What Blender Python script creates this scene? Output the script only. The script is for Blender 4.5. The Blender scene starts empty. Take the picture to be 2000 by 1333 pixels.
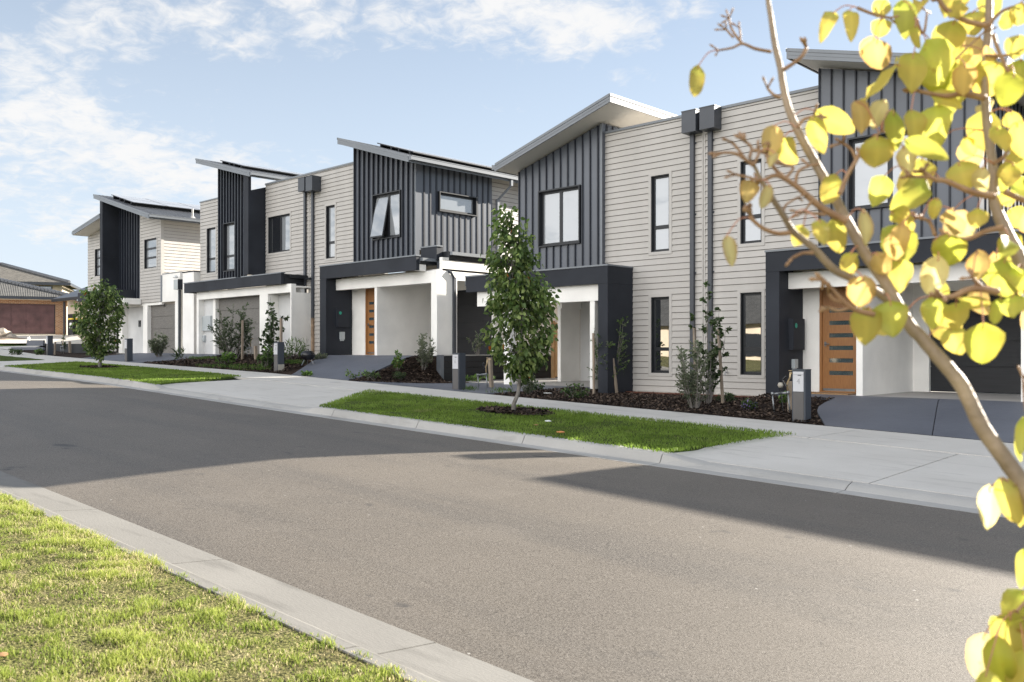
import bpy, bmesh, math, random
import numpy as np
from mathutils import Vector, Matrix, noise as mnoise
random.seed(7)
rng = np.random.default_rng(11)
sc = bpy.context.scene
COL = sc.collection
R = math.radians

# ------------------------------------------------------------------ survey
# The street runs along X, the houses stand towards +Y. The photographer's eye is at
# (0,0,EYE). at()/on*() turn a sight line into a point on a known real plane.
F, CX, HY, EYE = 1739.0, 1000.0, 683.5, 1.385
_A = R(45.83)
FW = (-math.cos(_A), math.sin(_A)); RT = (math.sin(_A), math.cos(_A))
def ray(x, y):
    u = (x-CX)/F
    return (FW[0]+u*RT[0], FW[1]+u*RT[1], (HY-y)/F)
def onY(x, y, Y):
    r = ray(x, y); t = Y/r[1]; return Vector((r[0]*t, Y, EYE+r[2]*t))
def onX(x, y, X):
    r = ray(x, y); t = X/r[0]; return Vector((X, r[1]*t, EYE+r[2]*t))
def atd(x, y, d):
    r = ray(x, y); return Vector((r[0]*d, r[1]*d, EYE+r[2]*d))
def xat(x, Y): return onY(x, 600, Y).x
def zat(x, y, Y): return onY(x, y, Y).z

LB = [(-7.15, .126), (-16.1, .40), (-24.35, .68), (-35.1, .917), (-44.1, 1.135), (-80, 1.9)]
def zf(X):                                   # level of the footpath along the street
    if X >= LB[0][0]: return LB[0][1]-(X-LB[0][0])*.030
    for (a, za), (b, zb) in zip(LB, LB[1:]):
        if X >= b: return za+(zb-za)*(X-a)/(b-a)
    return LB[-1][1]
def sstep(a, b, x):
    t = max(0., min(1., (x-a)/(b-a))); return t*t*(3-2*t)
def gnd(x, y, off=0.):
    p = atd(x, y, 20)
    for i in range(80):
        z = min(zf(p.x)+off, 1.3)
        r = ray(x, y); t = (z-EYE)/r[2]
        p = p*.4+Vector((r[0]*t, r[1]*t, z))*.6
    return p

# ------------------------------------------------------------------ mesh builder
class MB:
    def __init__(s): s.v = []; s.f = []; s.m = []
    def face(s, pts, m=0):
        i = len(s.v); s.v += [tuple(p) for p in pts]; s.f.append(tuple(range(i, i+len(pts)))); s.m.append(m)
    def box(s, x0, x1, y0, y1, z0, z1, m=0):
        if x0 > x1: x0, x1 = x1, x0
        if y0 > y1: y0, y1 = y1, y0
        if z0 > z1: z0, z1 = z1, z0
        i = len(s.v)
        s.v += [(x0,y0,z0),(x1,y0,z0),(x1,y1,z0),(x0,y1,z0),(x0,y0,z1),(x1,y0,z1),(x1,y1,z1),(x0,y1,z1)]
        for q in ((0,3,2,1),(4,5,6,7),(0,1,5,4),(1,2,6,5),(2,3,7,6),(3,0,4,7)):
            s.f.append(tuple(i+k for k in q)); s.m.append(m)
    def prism(s, pts, d, m=0):               # polygon pts extruded by vector d
        d = Vector(d); a = [Vector(p) for p in pts]; b = [p+d for p in a]; n = len(a)
        nn = sum(((a[i]-a[0]).cross(a[(i+1) % n]-a[0]) for i in range(1, n)), Vector())
        if nn.dot(d) > 0: a, b = b, a
        s.face(a, m); s.face(list(reversed(b)), m)
        for i in range(n):
            j = (i+1) % n
            s.face([a[j], a[i], b[i], b[j]], m)
    def tube(s, pts, rad, n=8, m=0, cap=True):
        pts = [Vector(p) for p in pts]
        if not hasattr(rad, '__len__'): rad = [rad]*len(pts)
        base = len(s.v); up = None
        for k, p in enumerate(pts):
            t = (pts[min(k+1, len(pts)-1)]-pts[max(k-1, 0)])
            t = t.normalized() if t.length > 1e-9 else Vector((0,0,1))
            if up is None: up = Vector((1,0,0)) if abs(t.z) > .7 else Vector((0,0,1))
            a = (up-t*up.dot(t)).normalized(); b = t.cross(a); up = a
            for i in range(n):
                th = 2*math.pi*i/n
                s.v.append(tuple(p+(a*math.cos(th)+b*math.sin(th))*rad[k]))
        for k in range(len(pts)-1):
            for i in range(n):
                j = (i+1) % n; o = base+k*n
                s.f.append((o+i, o+j, o+n+j, o+n+i)); s.m.append(m)
        if cap:
            s.f.append(tuple(base+i for i in reversed(range(n)))); s.m.append(m)
            o = base+(len(pts)-1)*n
            s.f.append(tuple(o+i for i in range(n))); s.m.append(m)
    def lathe(s, prof, c=(0,0,0), n=16, m=0):
        i0 = len(s.v)
        for (r, z) in prof:
            for i in range(n):
                th = 2*math.pi*i/n; s.v.append((c[0]+r*math.cos(th), c[1]+r*math.sin(th), c[2]+z))
        for k in range(len(prof)-1):
            for i in range(n):
                j = (i+1) % n; o = i0+k*n
                s.f.append((o+i, o+j, o+n+j, o+n+i)); s.m.append(m)
    def build(s, name, mats, parent=None, smooth=False, **props):
        if not isinstance(mats, (list, tuple)): mats = [mats]
        me = bpy.data.meshes.new(name)
        o3 = world_of(parent)
        me.from_pydata([(a-o3[0], b-o3[1], c-o3[2]) for a, b, c in s.v], [], s.f)
        for mt in mats: me.materials.append(M[mt] if isinstance(mt, str) else mt)
        me.polygons.foreach_set('material_index', s.m)
        if smooth: me.polygons.foreach_set('use_smooth', [True]*len(s.f))
        me.update()
        ob = bpy.data.objects.new(name, me); COL.objects.link(ob)
        if parent: ob.parent = parent
        for k, v in props.items(): ob[k] = v
        return ob
def world_of(o):
    v = Vector((0,0,0))
    while o is not None: v += o.location; o = o.parent
    return v
def np_mesh(name, V, Fc, mats, parent=None, cols=None, smooth=False, mi=None):
    """big mesh from arrays: V (n,3), Fc (m,k) all faces of k corners"""
    me = bpy.data.meshes.new(name); n = len(V); m, k = Fc.shape
    V = V-np.array(world_of(parent))
    me.vertices.add(n); me.vertices.foreach_set('co', V.astype(np.float32).ravel())
    me.loops.add(m*k); me.loops.foreach_set('vertex_index', Fc.astype(np.int32).ravel())
    me.polygons.add(m)
    me.polygons.foreach_set('loop_start', np.arange(0, m*k, k, dtype=np.int32))
    me.polygons.foreach_set('loop_total', np.full(m, k, dtype=np.int32))
    if smooth: me.polygons.foreach_set('use_smooth', np.ones(m, dtype=bool))
    if mi is not None: me.polygons.foreach_set('material_index', mi.astype(np.int32))
    me.update(calc_edges=True)
    if cols is not None:
        a = me.color_attributes.new('tint', 'FLOAT_COLOR', 'POINT')
        c4 = np.ones((n, 4), np.float32); c4[:, :3] = cols
        a.data.foreach_set('color', c4.ravel())
    for mt in (mats if isinstance(mats, (list, tuple)) else [mats]): me.materials.append(M[mt])
    ob = bpy.data.objects.new(name, me); COL.objects.link(ob)
    if parent: ob.parent = parent
    return ob
def thing(name, loc, label, cat, group=None):
    o = bpy.data.objects.new(name, None); o.empty_display_size = .2; COL.objects.link(o); o.location = loc
    o['label'] = label; o['category'] = cat
    if group: o['group'] = group
    return o
def tag(o, label, cat, group=None):
    o['label'] = label; o['category'] = cat
    if group: o['group'] = group
    return o
def dup(root, loc, label=None, rotz=None):
    r = root.copy(); COL.objects.link(r); r.location = loc
    if label: r['label'] = label
    if rotz is not None: r.rotation_euler.z = rotz
    for ch in list(root.children):
        c = ch.copy(); COL.objects.link(c); c.parent = r
        for g in list(ch.children):
            d = g.copy(); COL.objects.link(d); d.parent = c
    return r

# ------------------------------------------------------------------ materials
M = {}
def mat(name, base, rough=.6, var=.08, scale=6., bump=0., bscale=40., spec=.5, metal=0., stretch=None, base2=None, fine=0., world=True):
    m = bpy.data.materials.new(name); m.use_nodes = True; M[name] = m
    nt = m.node_tree; N = nt.nodes; L = nt.links; b = N['Principled BSDF']
    b.inputs['Roughness'].default_value = rough; b.inputs['Metallic'].default_value = metal
    b.inputs['Specular IOR Level'].default_value = spec
    g = N.new('ShaderNodeNewGeometry'); src = g.outputs['Position']
    if stretch:
        mp = N.new('ShaderNodeMapping'); mp.inputs['Scale'].default_value = stretch
        L.new(src, mp.inputs[0]); src = mp.outputs[0]
    nz = N.new('ShaderNodeTexNoise'); nz.inputs['Scale'].default_value = scale; nz.inputs['Detail'].default_value = 6
    L.new(src, nz.inputs['Vector'])
    mx = N.new('ShaderNodeMix'); mx.data_type = 'RGBA'
    c = Vector(base); c2 = Vector(base2) if base2 else None
    mx.inputs[6].default_value = (*(c2 if c2 else c*(1-var*2.2)), 1)
    mx.inputs[7].default_value = (*(c if c2 else [min(1, k*(1+var*2.2)) for k in c]), 1)
    rp = N.new('ShaderNodeMapRange'); rp.inputs[1].default_value = .3; rp.inputs[2].default_value = .7
    L.new(nz.outputs[0], rp.inputs[0]); L.new(rp.outputs[0], mx.inputs[0])
    out = mx.outputs[2]
    if fine:
        n2 = N.new('ShaderNodeTexNoise'); n2.inputs['Scale'].default_value = bscale; n2.inputs['Detail'].default_value = 3
        L.new(src, n2.inputs['Vector'])
        m2 = N.new('ShaderNodeMapRange'); m2.inputs[1].default_value = .3; m2.inputs[2].default_value = .7
        m2.inputs[3].default_value = 1-fine; m2.inputs[4].default_value = 1+fine
        L.new(n2.outputs[0], m2.inputs[0])
        vm = N.new('ShaderNodeVectorMath'); vm.operation = 'SCALE'
        L.new(out, vm.inputs[0]); L.new(m2.outputs[0], vm.inputs['Scale']); out = vm.outputs[0]
    L.new(out, b.inputs['Base Color'])
    if bump:
        n3 = N.new('ShaderNodeTexNoise'); n3.inputs['Scale'].default_value = bscale; n3.inputs['Detail'].default_value = 4
        L.new(src, n3.inputs['Vector'])
        bp = N.new('ShaderNodeBump'); bp.inputs['Strength'].default_value = bump; bp.inputs['Distance'].default_value = .01
        L.new(n3.outputs[0], bp.inputs['Height']); L.new(bp.outputs[0], b.inputs['Normal'])
    return m
mat('weatherboard_paint', (.445,.422,.395), .55, .03, 1.1, .05, 60, stretch=(1.6,1.6,.35), fine=.02)
mat('trim_paint', (.46,.438,.412), .5, .02, 2)
mat('board_shade', (.16,.148,.135), .7, .02, 2)  # painted shade line under the board laps
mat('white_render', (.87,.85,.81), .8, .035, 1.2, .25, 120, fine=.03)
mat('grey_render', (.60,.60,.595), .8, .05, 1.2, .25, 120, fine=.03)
mat('soffit_paint', (.66,.63,.57), .7, .02, 1)
mat('cladding_metal', (.088,.099,.121), .36, .05, .8, 0, 40, spec=.6)
mat('rib_metal', (.022,.026,.036), .4, .03, 1, spec=.4)
mat('fascia_metal', (.16,.175,.195), .35, .03, 1, spec=.6)
mat('roof_metal', (.10,.105,.115), .4, .08, 1.5)
mat('dark_panel', (.028,.031,.039), .65, .10, 1.0, .1, 150, fine=.06, spec=.22)
mat('black_frame', (.016,.018,.022), .4, .02, 1, spec=.4)
mat('pipe_metal', (.050,.056,.068), .4, .05, 2)
mat('copper_pipe', (.30,.21,.14), .45, .2, 5)
mat('black_door', (.013,.014,.017), .55, .1, 3, .15, 30, stretch=(.6,.6,12))
mat('grain_door', (.215,.20,.18), .6, .2, 5, .15, 30, stretch=(1.2,1.2,22), base2=(.085,.08,.074))
mat('timber_door', (.36,.165,.055), .42, .2, 7, .05, 30, stretch=(14,14,.9), base2=(.25,.11,.036))
mat('timber_raw', (.36,.29,.22), .8, .2, 8, .2, 40, stretch=(8,8,1), base2=(.24,.19,.145))
mat('timber_fence', (.44,.28,.14), .75, .2, 6, .2, 40, stretch=(9,9,.8), base2=(.30,.18,.085))
mat('concrete', (.52,.515,.50), .85, .05, .7, .3, 160, fine=.05)
mat('kerb_concrete', (.47,.46,.44), .85, .14, 1.6, .4, 120, fine=.08)
mat('steel', (.24,.25,.26), .35, .1, 6, metal=.7)
mat('grey_box', (.42,.45,.46), .5, .03, 2)
mat('plate', (.52,.52,.54), .45, .02, 2)
mat('black_gloss', (.012,.012,.014), .18, .02, 2, spec=.6)
mat('green_sticker', (.02,.32,.22), .5, .02, 2)
mat('white_plastic', (.8,.8,.78), .4, .02, 2)
mat('yellow_plastic', (.75,.5,.03), .4, .05, 2)
mat('orange_plastic', (.62,.24,.07), .4, .05, 2)
mat('doormat', (.33,.20,.10), .95, .1, 30, .6, 200)
mat('sleeper', (.018,.019,.022), .7, .1, 3, .25, 50)
mat('solar_cell', (.30,.31,.33), .22, .03, 2, spec=.5)
mat('bark_pale', (.37,.275,.18), .52, .2, 14, .3, 80, base2=(.20,.145,.09))
mat('bark_twig', (.38,.23,.12), .5, .2, 30, .2, 100, base2=(.24,.13,.06))
mat('bark_grey', (.24,.22,.20), .85, .2, 12, .4, 60, base2=(.13,.115,.10))
mat('petiole', (.50,.22,.13), .5, .1, 20)
mat('interior', (.02,.02,.022), .9)
mat('rock', (.42,.36,.29), .9, .2, 2, .5, 12)
mat('soil', (.28,.21,.15), .95, .2, 2, .6, 14)
mat('dry_leaf', (.36,.20,.09), .8, .2, 30)
mat('terracotta', (.11,.04,.025), .8, .1, 8)
mat('pebble', (.50,.43,.35), .9, .3, 60, .8, 90)

def glass(name, glossy, diffuse, rough=.015, wob=.004):
    m = bpy.data.materials.new(name); m.use_nodes = True; M[name] = m
    nt = m.node_tree; N = nt.nodes; L = nt.links
    N.remove(N['Principled BSDF']); o = N['Material Output']
    d = N.new('ShaderNodeBsdfDiffuse'); d.inputs[0].default_value = (*diffuse, 1)
    g = N.new('ShaderNodeBsdfGlossy'); g.inputs[0].default_value = (.95,.97,1,1); g.inputs['Roughness'].default_value = rough
    lw = N.new('ShaderNodeLayerWeight'); lw.inputs[0].default_value = .35
    mr = N.new('ShaderNodeMapRange'); mr.inputs[3].default_value = glossy; mr.inputs[4].default_value = 1
    L.new(lw.outputs['Fresnel'], mr.inputs[0])
    x = N.new('ShaderNodeMixShader'); L.new(mr.outputs[0], x.inputs[0]); L.new(d.outputs[0], x.inputs[1]); L.new(g.outputs[0], x.inputs[2])
    ge = N.new('ShaderNodeNewGeometry'); nz = N.new('ShaderNodeTexNoise'); nz.inputs['Scale'].default_value = 1.3
    L.new(ge.outputs['Position'], nz.inputs['Vector'])
    bp = N.new('ShaderNodeBump'); bp.inputs['Strength'].default_value = .25; bp.inputs['Distance'].default_value = wob
    L.new(nz.outputs[0], bp.inputs['Height']); L.new(bp.outputs[0], g.inputs['Normal'])
    L.new(x.outputs[0], o.inputs[0])
glass('blind_glass', .14, (.26,.275,.29))
glass('dark_glass', .34, (.012,.013,.015))
glass('slot_glass', .22, (.05,.075,.09), .08)

def leafmat(name, transl=.45, rough=.45, spec=.4, mottled=False):
    m = bpy.data.materials.new(name); m.use_nodes = True; M[name] = m
    nt = m.node_tree; N = nt.nodes; L = nt.links; b = N['Principled BSDF']; o = N['Material Output']
    at_ = N.new('ShaderNodeAttribute'); at_.attribute_name = 'tint'; col = at_.outputs['Color']
    if mottled:
        ge = N.new('ShaderNodeNewGeometry'); nz = N.new('ShaderNodeTexNoise'); nz.inputs['Scale'].default_value = 38; nz.inputs['Detail'].default_value = 5
        L.new(ge.outputs['Position'], nz.inputs['Vector'])
        mr = N.new('ShaderNodeMapRange'); mr.inputs[1].default_value = .66; mr.inputs[2].default_value = .80; L.new(nz.outputs[0], mr.inputs[0])
        mx = N.new('ShaderNodeMix'); mx.data_type = 'RGBA'; L.new(mr.outputs[0], mx.inputs[0]); L.new(col, mx.inputs[6]); mx.inputs[7].default_value = (.34,.15,.03,1)
        col = mx.outputs[2]
    b.inputs['Roughness'].default_value = rough; b.inputs['Specular IOR Level'].default_value = spec
    L.new(col, b.inputs['Base Color'])
    t = N.new('ShaderNodeBsdfTranslucent'); L.new(col, t.inputs[0])
    x = N.new('ShaderNodeMixShader'); x.inputs[0].default_value = transl
    L.new(b.outputs[0], x.inputs[1]); L.new(t.outputs[0], x.inputs[2]); L.new(x.outputs[0], o.inputs[0])
leafmat('leaf', .4)
leafmat('yellow_leaf', .62, .4, .4, True)
leafmat('grass_blade', .6, .5, .3)
leafmat('chip', .0, .9, .2)
LB[-1:] = [(-71, 2.40), (-140, 3.4)]
def zf(X):
    if X >= LB[0][0]: return max(-1.6, LB[0][1]-(X-LB[0][0])*.030)
    for (a, za), (b, zb) in zip(LB, LB[1:]):
        if X >= b: return za+(zb-za)*(X-a)/(b-a)
    return LB[-1][1]

def ground_mat(name, build):
    m = bpy.data.materials.new(name); m.use_nodes = True; M[name] = m
    build(m.node_tree, m.node_tree.nodes, m.node_tree.links, m.node_tree.nodes['Principled BSDF'])
def _n(N, L, src, scale, detail=5, stretch=None, rough=.55):
    if stretch:
        mp = N.new('ShaderNodeMapping'); mp.inputs['Scale'].default_value = stretch; L.new(src, mp.inputs[0]); src = mp.outputs[0]
    z = N.new('ShaderNodeTexNoise'); z.inputs['Scale'].default_value = scale; z.inputs['Detail'].default_value = detail; z.inputs['Roughness'].default_value = rough
    L.new(src, z.inputs['Vector']); return z.outputs[0]
def _ramp(N, L, src, a, b, lo=0., hi=1.):
    r = N.new('ShaderNodeMapRange'); r.inputs[1].default_value = a; r.inputs[2].default_value = b; r.inputs[3].default_value = lo; r.inputs[4].default_value = hi
    L.new(src, r.inputs[0]); return r.outputs[0]
def _mix(N, L, f, a, b, blend='MIX'):
    x = N.new('ShaderNodeMix'); x.data_type = 'RGBA'; x.blend_type = blend
    for k, v in ((0, f), (6, a), (7, b)):
        if isinstance(v, (tuple, list)): x.inputs[k].default_value = (*v, 1)
        elif isinstance(v, (int, float)): x.inputs[k].default_value = v
        else: L.new(v, x.inputs[k])
    return x.outputs[2]
def _bump(N, L, b, h, st, dist):
    q = N.new('ShaderNodeBump'); q.inputs['Strength'].default_value = st; q.inputs['Distance'].default_value = dist
    L.new(h, q.inputs['Height']); L.new(q.outputs[0], b.inputs['Normal'])
def asphalt(nt, N, L, b):
    p = N.new('ShaderNodeNewGeometry').outputs['Position']
    c = _mix(N, L, _ramp(N, L, _n(N, L, p, .55, 6), .3, .7), (.092,.077,.061), (.128,.108,.085))
    c = _mix(N, L, _ramp(N, L, _n(N, L, p, 1.0, 5, (.10, 1.3, 1)), .47, .66, 0, .75), c, (.062,.054,.046))   # tyre lanes along the street
    c = _mix(N, L, _ramp(N, L, _n(N, L, p, 1.7, 6, (.5, 1, 1)), .56, .7, 0, .6), c, (.14,.12,.098))
    st = _n(N, L, p, 82, 4, None, .8)
    c = _mix(N, L, _ramp(N, L, st, .44, .64), c, (.21,.187,.16))
    c = _mix(N, L, _ramp(N, L, st, .44, .33), c, (.028,.025,.022))
    v = N.new('ShaderNodeTexVoronoi'); v.inputs['Scale'].default_value = 2.9; L.new(p, v.inputs['Vector'])
    c = _mix(N, L, _ramp(N, L, v.outputs['Distance'], .035, .02), c, (.38,.36,.33))                  # pale spots of grit
    c = _mix(N, L, _ramp(N, L, _n(N, L, p, 2.3, 5, (.7,1,1)), .665, .74), c, (.050,.046,.043))                  # oil marks
    L.new(c, b.inputs['Base Color']); b.inputs['Roughness'].default_value = .6; b.inputs['Specular IOR Level'].default_value = .45
    _bump(N, L, b, _n(N, L, p, 190, 3, None, .7), .7, .006)
ground_mat('asphalt', asphalt)
def turf(lo, hi, dry):
    def f(nt, N, L, b):
        p = N.new('ShaderNodeNewGeometry').outputs['Position']
        c = _mix(N, L, _ramp(N, L, _n(N, L, p, 2.2, 6), .35, .68), lo, hi)
        c = _mix(N, L, _ramp(N, L, _n(N, L, p, 5.5, 6), .55, .72), c, dry)
        c = _mix(N, L, _ramp(N, L, _n(N, L, p, 60, 3), .35, .65), c, (.012,.018,.006), 'MIX')
        L.new(c, b.inputs['Base Color']); b.inputs['Roughness'].default_value = .9; b.inputs['Specular IOR Level'].default_value = .1
        _bump(N, L, b, _n(N, L, p, 70, 3), 1., .03)
    return f
ground_mat('turf_verge', turf((.10,.15,.028), (.15,.21,.045), (.18,.19,.06)))
ground_mat('turf_near', turf((.26,.23,.10), (.30,.30,.10), (.46,.37,.23)))
ground_mat('far_land', turf((.09,.11,.04), (.14,.15,.06), (.20,.17,.10)))
def mulch(nt, N, L, b):
    p = N.new('ShaderNodeNewGeometry').outputs['Position']
    c = _mix(N, L, _ramp(N, L, _n(N, L, p, 38, 4), .35, .68), (.012,.009,.008), (.075,.050,.036))
    c = _mix(N, L, _ramp(N, L, _n(N, L, p, 75, 2), .66, .74), c, (.20,.16,.12))
    L.new(c, b.inputs['Base Color']); b.inputs['Roughness'].default_value = .95; b.inputs['Specular IOR Level'].default_value = .15
    _bump(N, L, b, _n(N, L, p, 45, 4), 1., .04)
ground_mat('mulch', mulch)
def paving(nt, N, L, b):
    p = N.new('ShaderNodeNewGeometry').outputs['Position']
    c = _mix(N, L, _ramp(N, L, _n(N, L, p, .9, 6), .3, .7), (.094,.102,.126), (.128,.138,.166))
    c = _mix(N, L, _ramp(N, L, _n(N, L, p, 30, 4, (.25, 2, 1)), .5, .75), c, (.14,.148,.165))
    L.new(c, b.inputs['Base Color']); b.inputs['Roughness'].default_value = .6
    _bump(N, L, b, _n(N, L, p, 90, 3, (.3, 1, 1)), .35, .01)
ground_mat('grey_paving', paving)
def slab(lo, hi, stain):
    def f(nt, N, L, b):
        p = N.new('ShaderNodeNewGeometry').outputs['Position']
        c = _mix(N, L, _ramp(N, L, _n(N, L, p, .8, 7), .3, .7), lo, hi)
        c = _mix(N, L, _ramp(N, L, _n(N, L, p, 3.1, 6, (.35, 1.6, 1)), .56, .78), c, stain)
        c = _mix(N, L, _ramp(N, L, _n(N, L, p, 14, 6), .70, .76), c, tuple(k*.55 for k in stain))
        c = _mix(N, L, _ramp(N, L, _n(N, L, p, 130, 2), .3, .7, .0, .22), c, tuple(k*.6 for k in lo))
        L.new(c, b.inputs['Base Color']); b.inputs['Roughness'].default_value = .8; b.inputs['Specular IOR Level'].default_value = .3
        _bump(N, L, b, _n(N, L, p, 80, 3, (.25, 1.2, 1)), .3, .008)
    return f
ground_mat('path_concrete', slab((.575,.545,.497), (.66,.628,.578), (.45,.425,.385)))
ground_mat('kerb_concrete_shade', slab((.37,.36,.34), (.46,.445,.42), (.25,.24,.22)))  # far kerb's concrete, made paler because it lies in shade
ground_mat('kerb_concrete_sun', slab((.185,.177,.163), (.235,.225,.207), (.13,.124,.113)))  # same concrete, made darker for the sunlit near kerb

def sheet(name, xs, rows, m, kind='structure', close=False):
    """rows: list of (Y, offset from zf) across; xs along the street"""
    b = MB(); n = len(rows)
    for X in xs:
        for (Y, o) in rows: b.v.append((X, Y, zf(X)+o))
    for i in range(len(xs)-1):
        for j in range(n-1):
            a = i*n+j
            b.f.append((a, a+n, a+n+1, a+1)); b.m.append(0)
    ob = b.build(name, m, smooth=False)
    if kind: ob['kind'] = kind
    return ob
def frange(a, b, s):
    n = max(1, int(round((b-a)/s))); return [a+(b-a)*i/n for i in range(n+1)]

# far land: one sheet to the horizon
xs = [-900,-500,-300,-200,-140]+frange(-110, 20, 5)+[40,70,110,200,400,900]
b = MB(); ys = [-900,-400,-150,-60,-20,-6,2,9,14,20,30,45,70,110,200,400,900]
for X in xs:
    for Y in ys: b.v.append((X, Y, zf(X)-.34))
for i in range(len(xs)-1):
    for j in range(len(ys)-1):
        a = i*len(ys)+j; b.f.append((a, a+len(ys), a+len(ys)+1, a+1)); b.m.append(0)
b.build('ground', 'far_land', kind='structure')

rd = []
for i in range(13):
    Y = 3.06+(9.15-3.06)*i/12; rd.append((Y, -.165+.055*(1-((Y-6.1)/3.05)**2)))
sheet('road', frange(-140, 60, 1.0), rd, 'asphalt')

# near gutter and low kerb, poured in lengths
def segs(a, b, step, gap, start):
    out = []; X = start
    while X > a: X -= step
    while X < b:
        out.append((max(a, X)+gap/2, min(b, X+step)-gap/2)); X += step
    return out
b = MB()
prof = [(3.06,-.30),(3.06,-.163),(2.64,-.128),(2.585,-.072),(2.56,-.062),(2.47,-.056),(2.47,-.30)]
for (x0, x1) in segs(-90, 40, 2.25, .014, -8.03):
    for (ya, oa), (yb, ob_) in zip(prof, prof[1:]):
        b.face([(x0,ya,zf(x0)+oa),(x0,yb,zf(x0)+ob_),(x1,yb,zf(x1)+ob_),(x1,ya,zf(x1)+oa)])
    for X, o in ((x0, 0), (x1, 1)):
        pts = [(X, y, zf(X)+q) for y, q in prof]; b.face(pts if o else pts[::-1])
b.build('near_kerb', 'kerb_concrete_sun', kind='structure')

# far gutter; upstand kerb where there is lawn, laid-back lip at the crossovers
LAWNS = [((-14.25,-6.5), (-16.75,-6.35)), ((-32.7,-21.35), (-34.6,-22.8)), ((-60,-38.2), (-60,-37.2))]
b = MB()
for (x0, x1) in segs(-90, 40, 2.4, .012, -6.5):
    mid = (x0+x1)/2
    P = [(9.15,-.30),(9.15,-.163),(9.36,-.158)]
    def hk(X):
        h = 0.
        for (k0, k1), _ in LAWNS: h = max(h, min(sstep(k0-.55, k0, X), 1-sstep(k1, k1+.55, X)))
        return h
    xx = frange(x0, x1, .3)
    for xa, xb in zip(xx, xx[1:]):
        def pr(X):
            h = hk(X)
            return P+[(9.372,-.150),(9.43,-.12+.075*h),(9.47,-.105+.075*h),(9.56,-.085+.06*h),(9.56,-.35)]
        pa, pb = pr(xa), pr(xb)
        for i in range(len(pa)-1):
            b.face([(xb,pb[i][0],zf(xb)+pb[i][1]),(xa,pa[i][0],zf(xa)+pa[i][1]),(xa,pa[i+1][0],zf(xa)+pa[i+1][1]),(xb,pb[i+1][0],zf(xb)+pb[i+1][1])][::-1])
    for X, o in ((x0, 0), (x1, 1)):
        pts = [(X, y, zf(X)+q) for y, q in pr(X)]; b.face(pts if not o else pts[::-1])
b.build('far_kerb', 'kerb_concrete_shade', kind='structure')

# concrete: footpath slabs and crossovers (sheet below shows in the joints)
def slabs(name, x0, x1, y0, y1, nx, o0, o1, m, shrink=.009, ny=1):
    b = MB()
    xx = frange(x0, x1, (x1-x0)/nx)
    yy = frange(y0, y1, (y1-y0)/ny)
    off = lambda Y: o0+(o1-o0)*(Y-y0)/(y1-y0)
    for xa, xb in zip(xx, xx[1:]):
        for ya, yb in zip(yy, yy[1:]):
            A, B, C, D = xa+shrink, xb-shrink, ya+shrink, yb-shrink
            q = [(A,C,zf(A)+off(C)),(B,C,zf(B)+off(C)),(B,D,zf(B)+off(D)),(A,D,zf(A)+off(D))]
            b.face(q)
            lo = [(p[0], p[1], p[2]-.05) for p in q]
            for i in range(4): b.face([q[(i+1) % 4], q[i], lo[i], lo[(i+1) % 4]])
    return b
sheet('path_base', frange(-90, 40, 2), [(9.5,-.36),(9.52,-.13),(14.4,-.045),(14.4,-.3)], 'mulch')
b = slabs('footpath', -90, 36, 12.42, 14.36, 42, .0, .0, 'path_concrete'); b.build('footpath', 'path_concrete', kind='structure')
for (x0, x1, nx) in ((-21.9,-13.6, 3), (-6.9, 8.0, 5), (-38.6,-32.0, 3)):
    b = slabs('crossover', x0, x1, 9.56, 12.41, nx, -.082, -.004, 'path_concrete', ny=1)
    b.build('crossover', 'path_concrete', kind='structure')

# nature strips: turf sheets standing 4 cm above the slabs
def lawn_sheet(b, lawn, off=.0):
    (a0, a1), (c0, c1) = lawn
    n = 24; xs_ = 40
    for i in range(xs_+1):
        for j in range(n+1):
            t = j/n; Y = 9.50+(12.50-9.50)*t
            xa = a0+(c0-a0)*t; xb = a1+(c1-a1)*t
            X = xa+(xb-xa)*i/xs_
            e = min(1, min(i, xs_-i)/1.5, min(j, n-j)/1.2)
            wob = .03*mnoise.noise((X*1.3, Y*1.3, 3))
            ei = min(1, min(i, xs_-i)/1.5); ej = min(1, min(j, n-j)/1.2)
            slab_ = -.082+.078*max(0, min(1, (Y-9.56)/2.85))-.03
            top_ = -.045+.04*t+.03*ej+wob
            b.v.append((X+.08*mnoise.noise((X*2, Y*2, 9)), Y+.03*mnoise.noise((X*3, Y, 5)), zf(X)+slab_+(top_-slab_)*ei+off))
    o = len(b.v)-(xs_+1)*(n+1)
    for i in range(xs_):
        for j in range(n):
            a = o+i*(n+1)+j; b.f.append((a, a+n+1, a+n+2, a+1)); b.m.append(0)
for lw in LAWNS:
    b = MB(); lawn_sheet(b, lw); b.build('nature_strip', 'turf_verge', kind='structure')
sheet('near_verge', frange(-90, 40, 1.5), [(-14,-.01),(-6,-.02),(0,-.04),(1.5,-.05),(2.35,-.056),(2.475,-.066)], 'turf_near')

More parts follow.
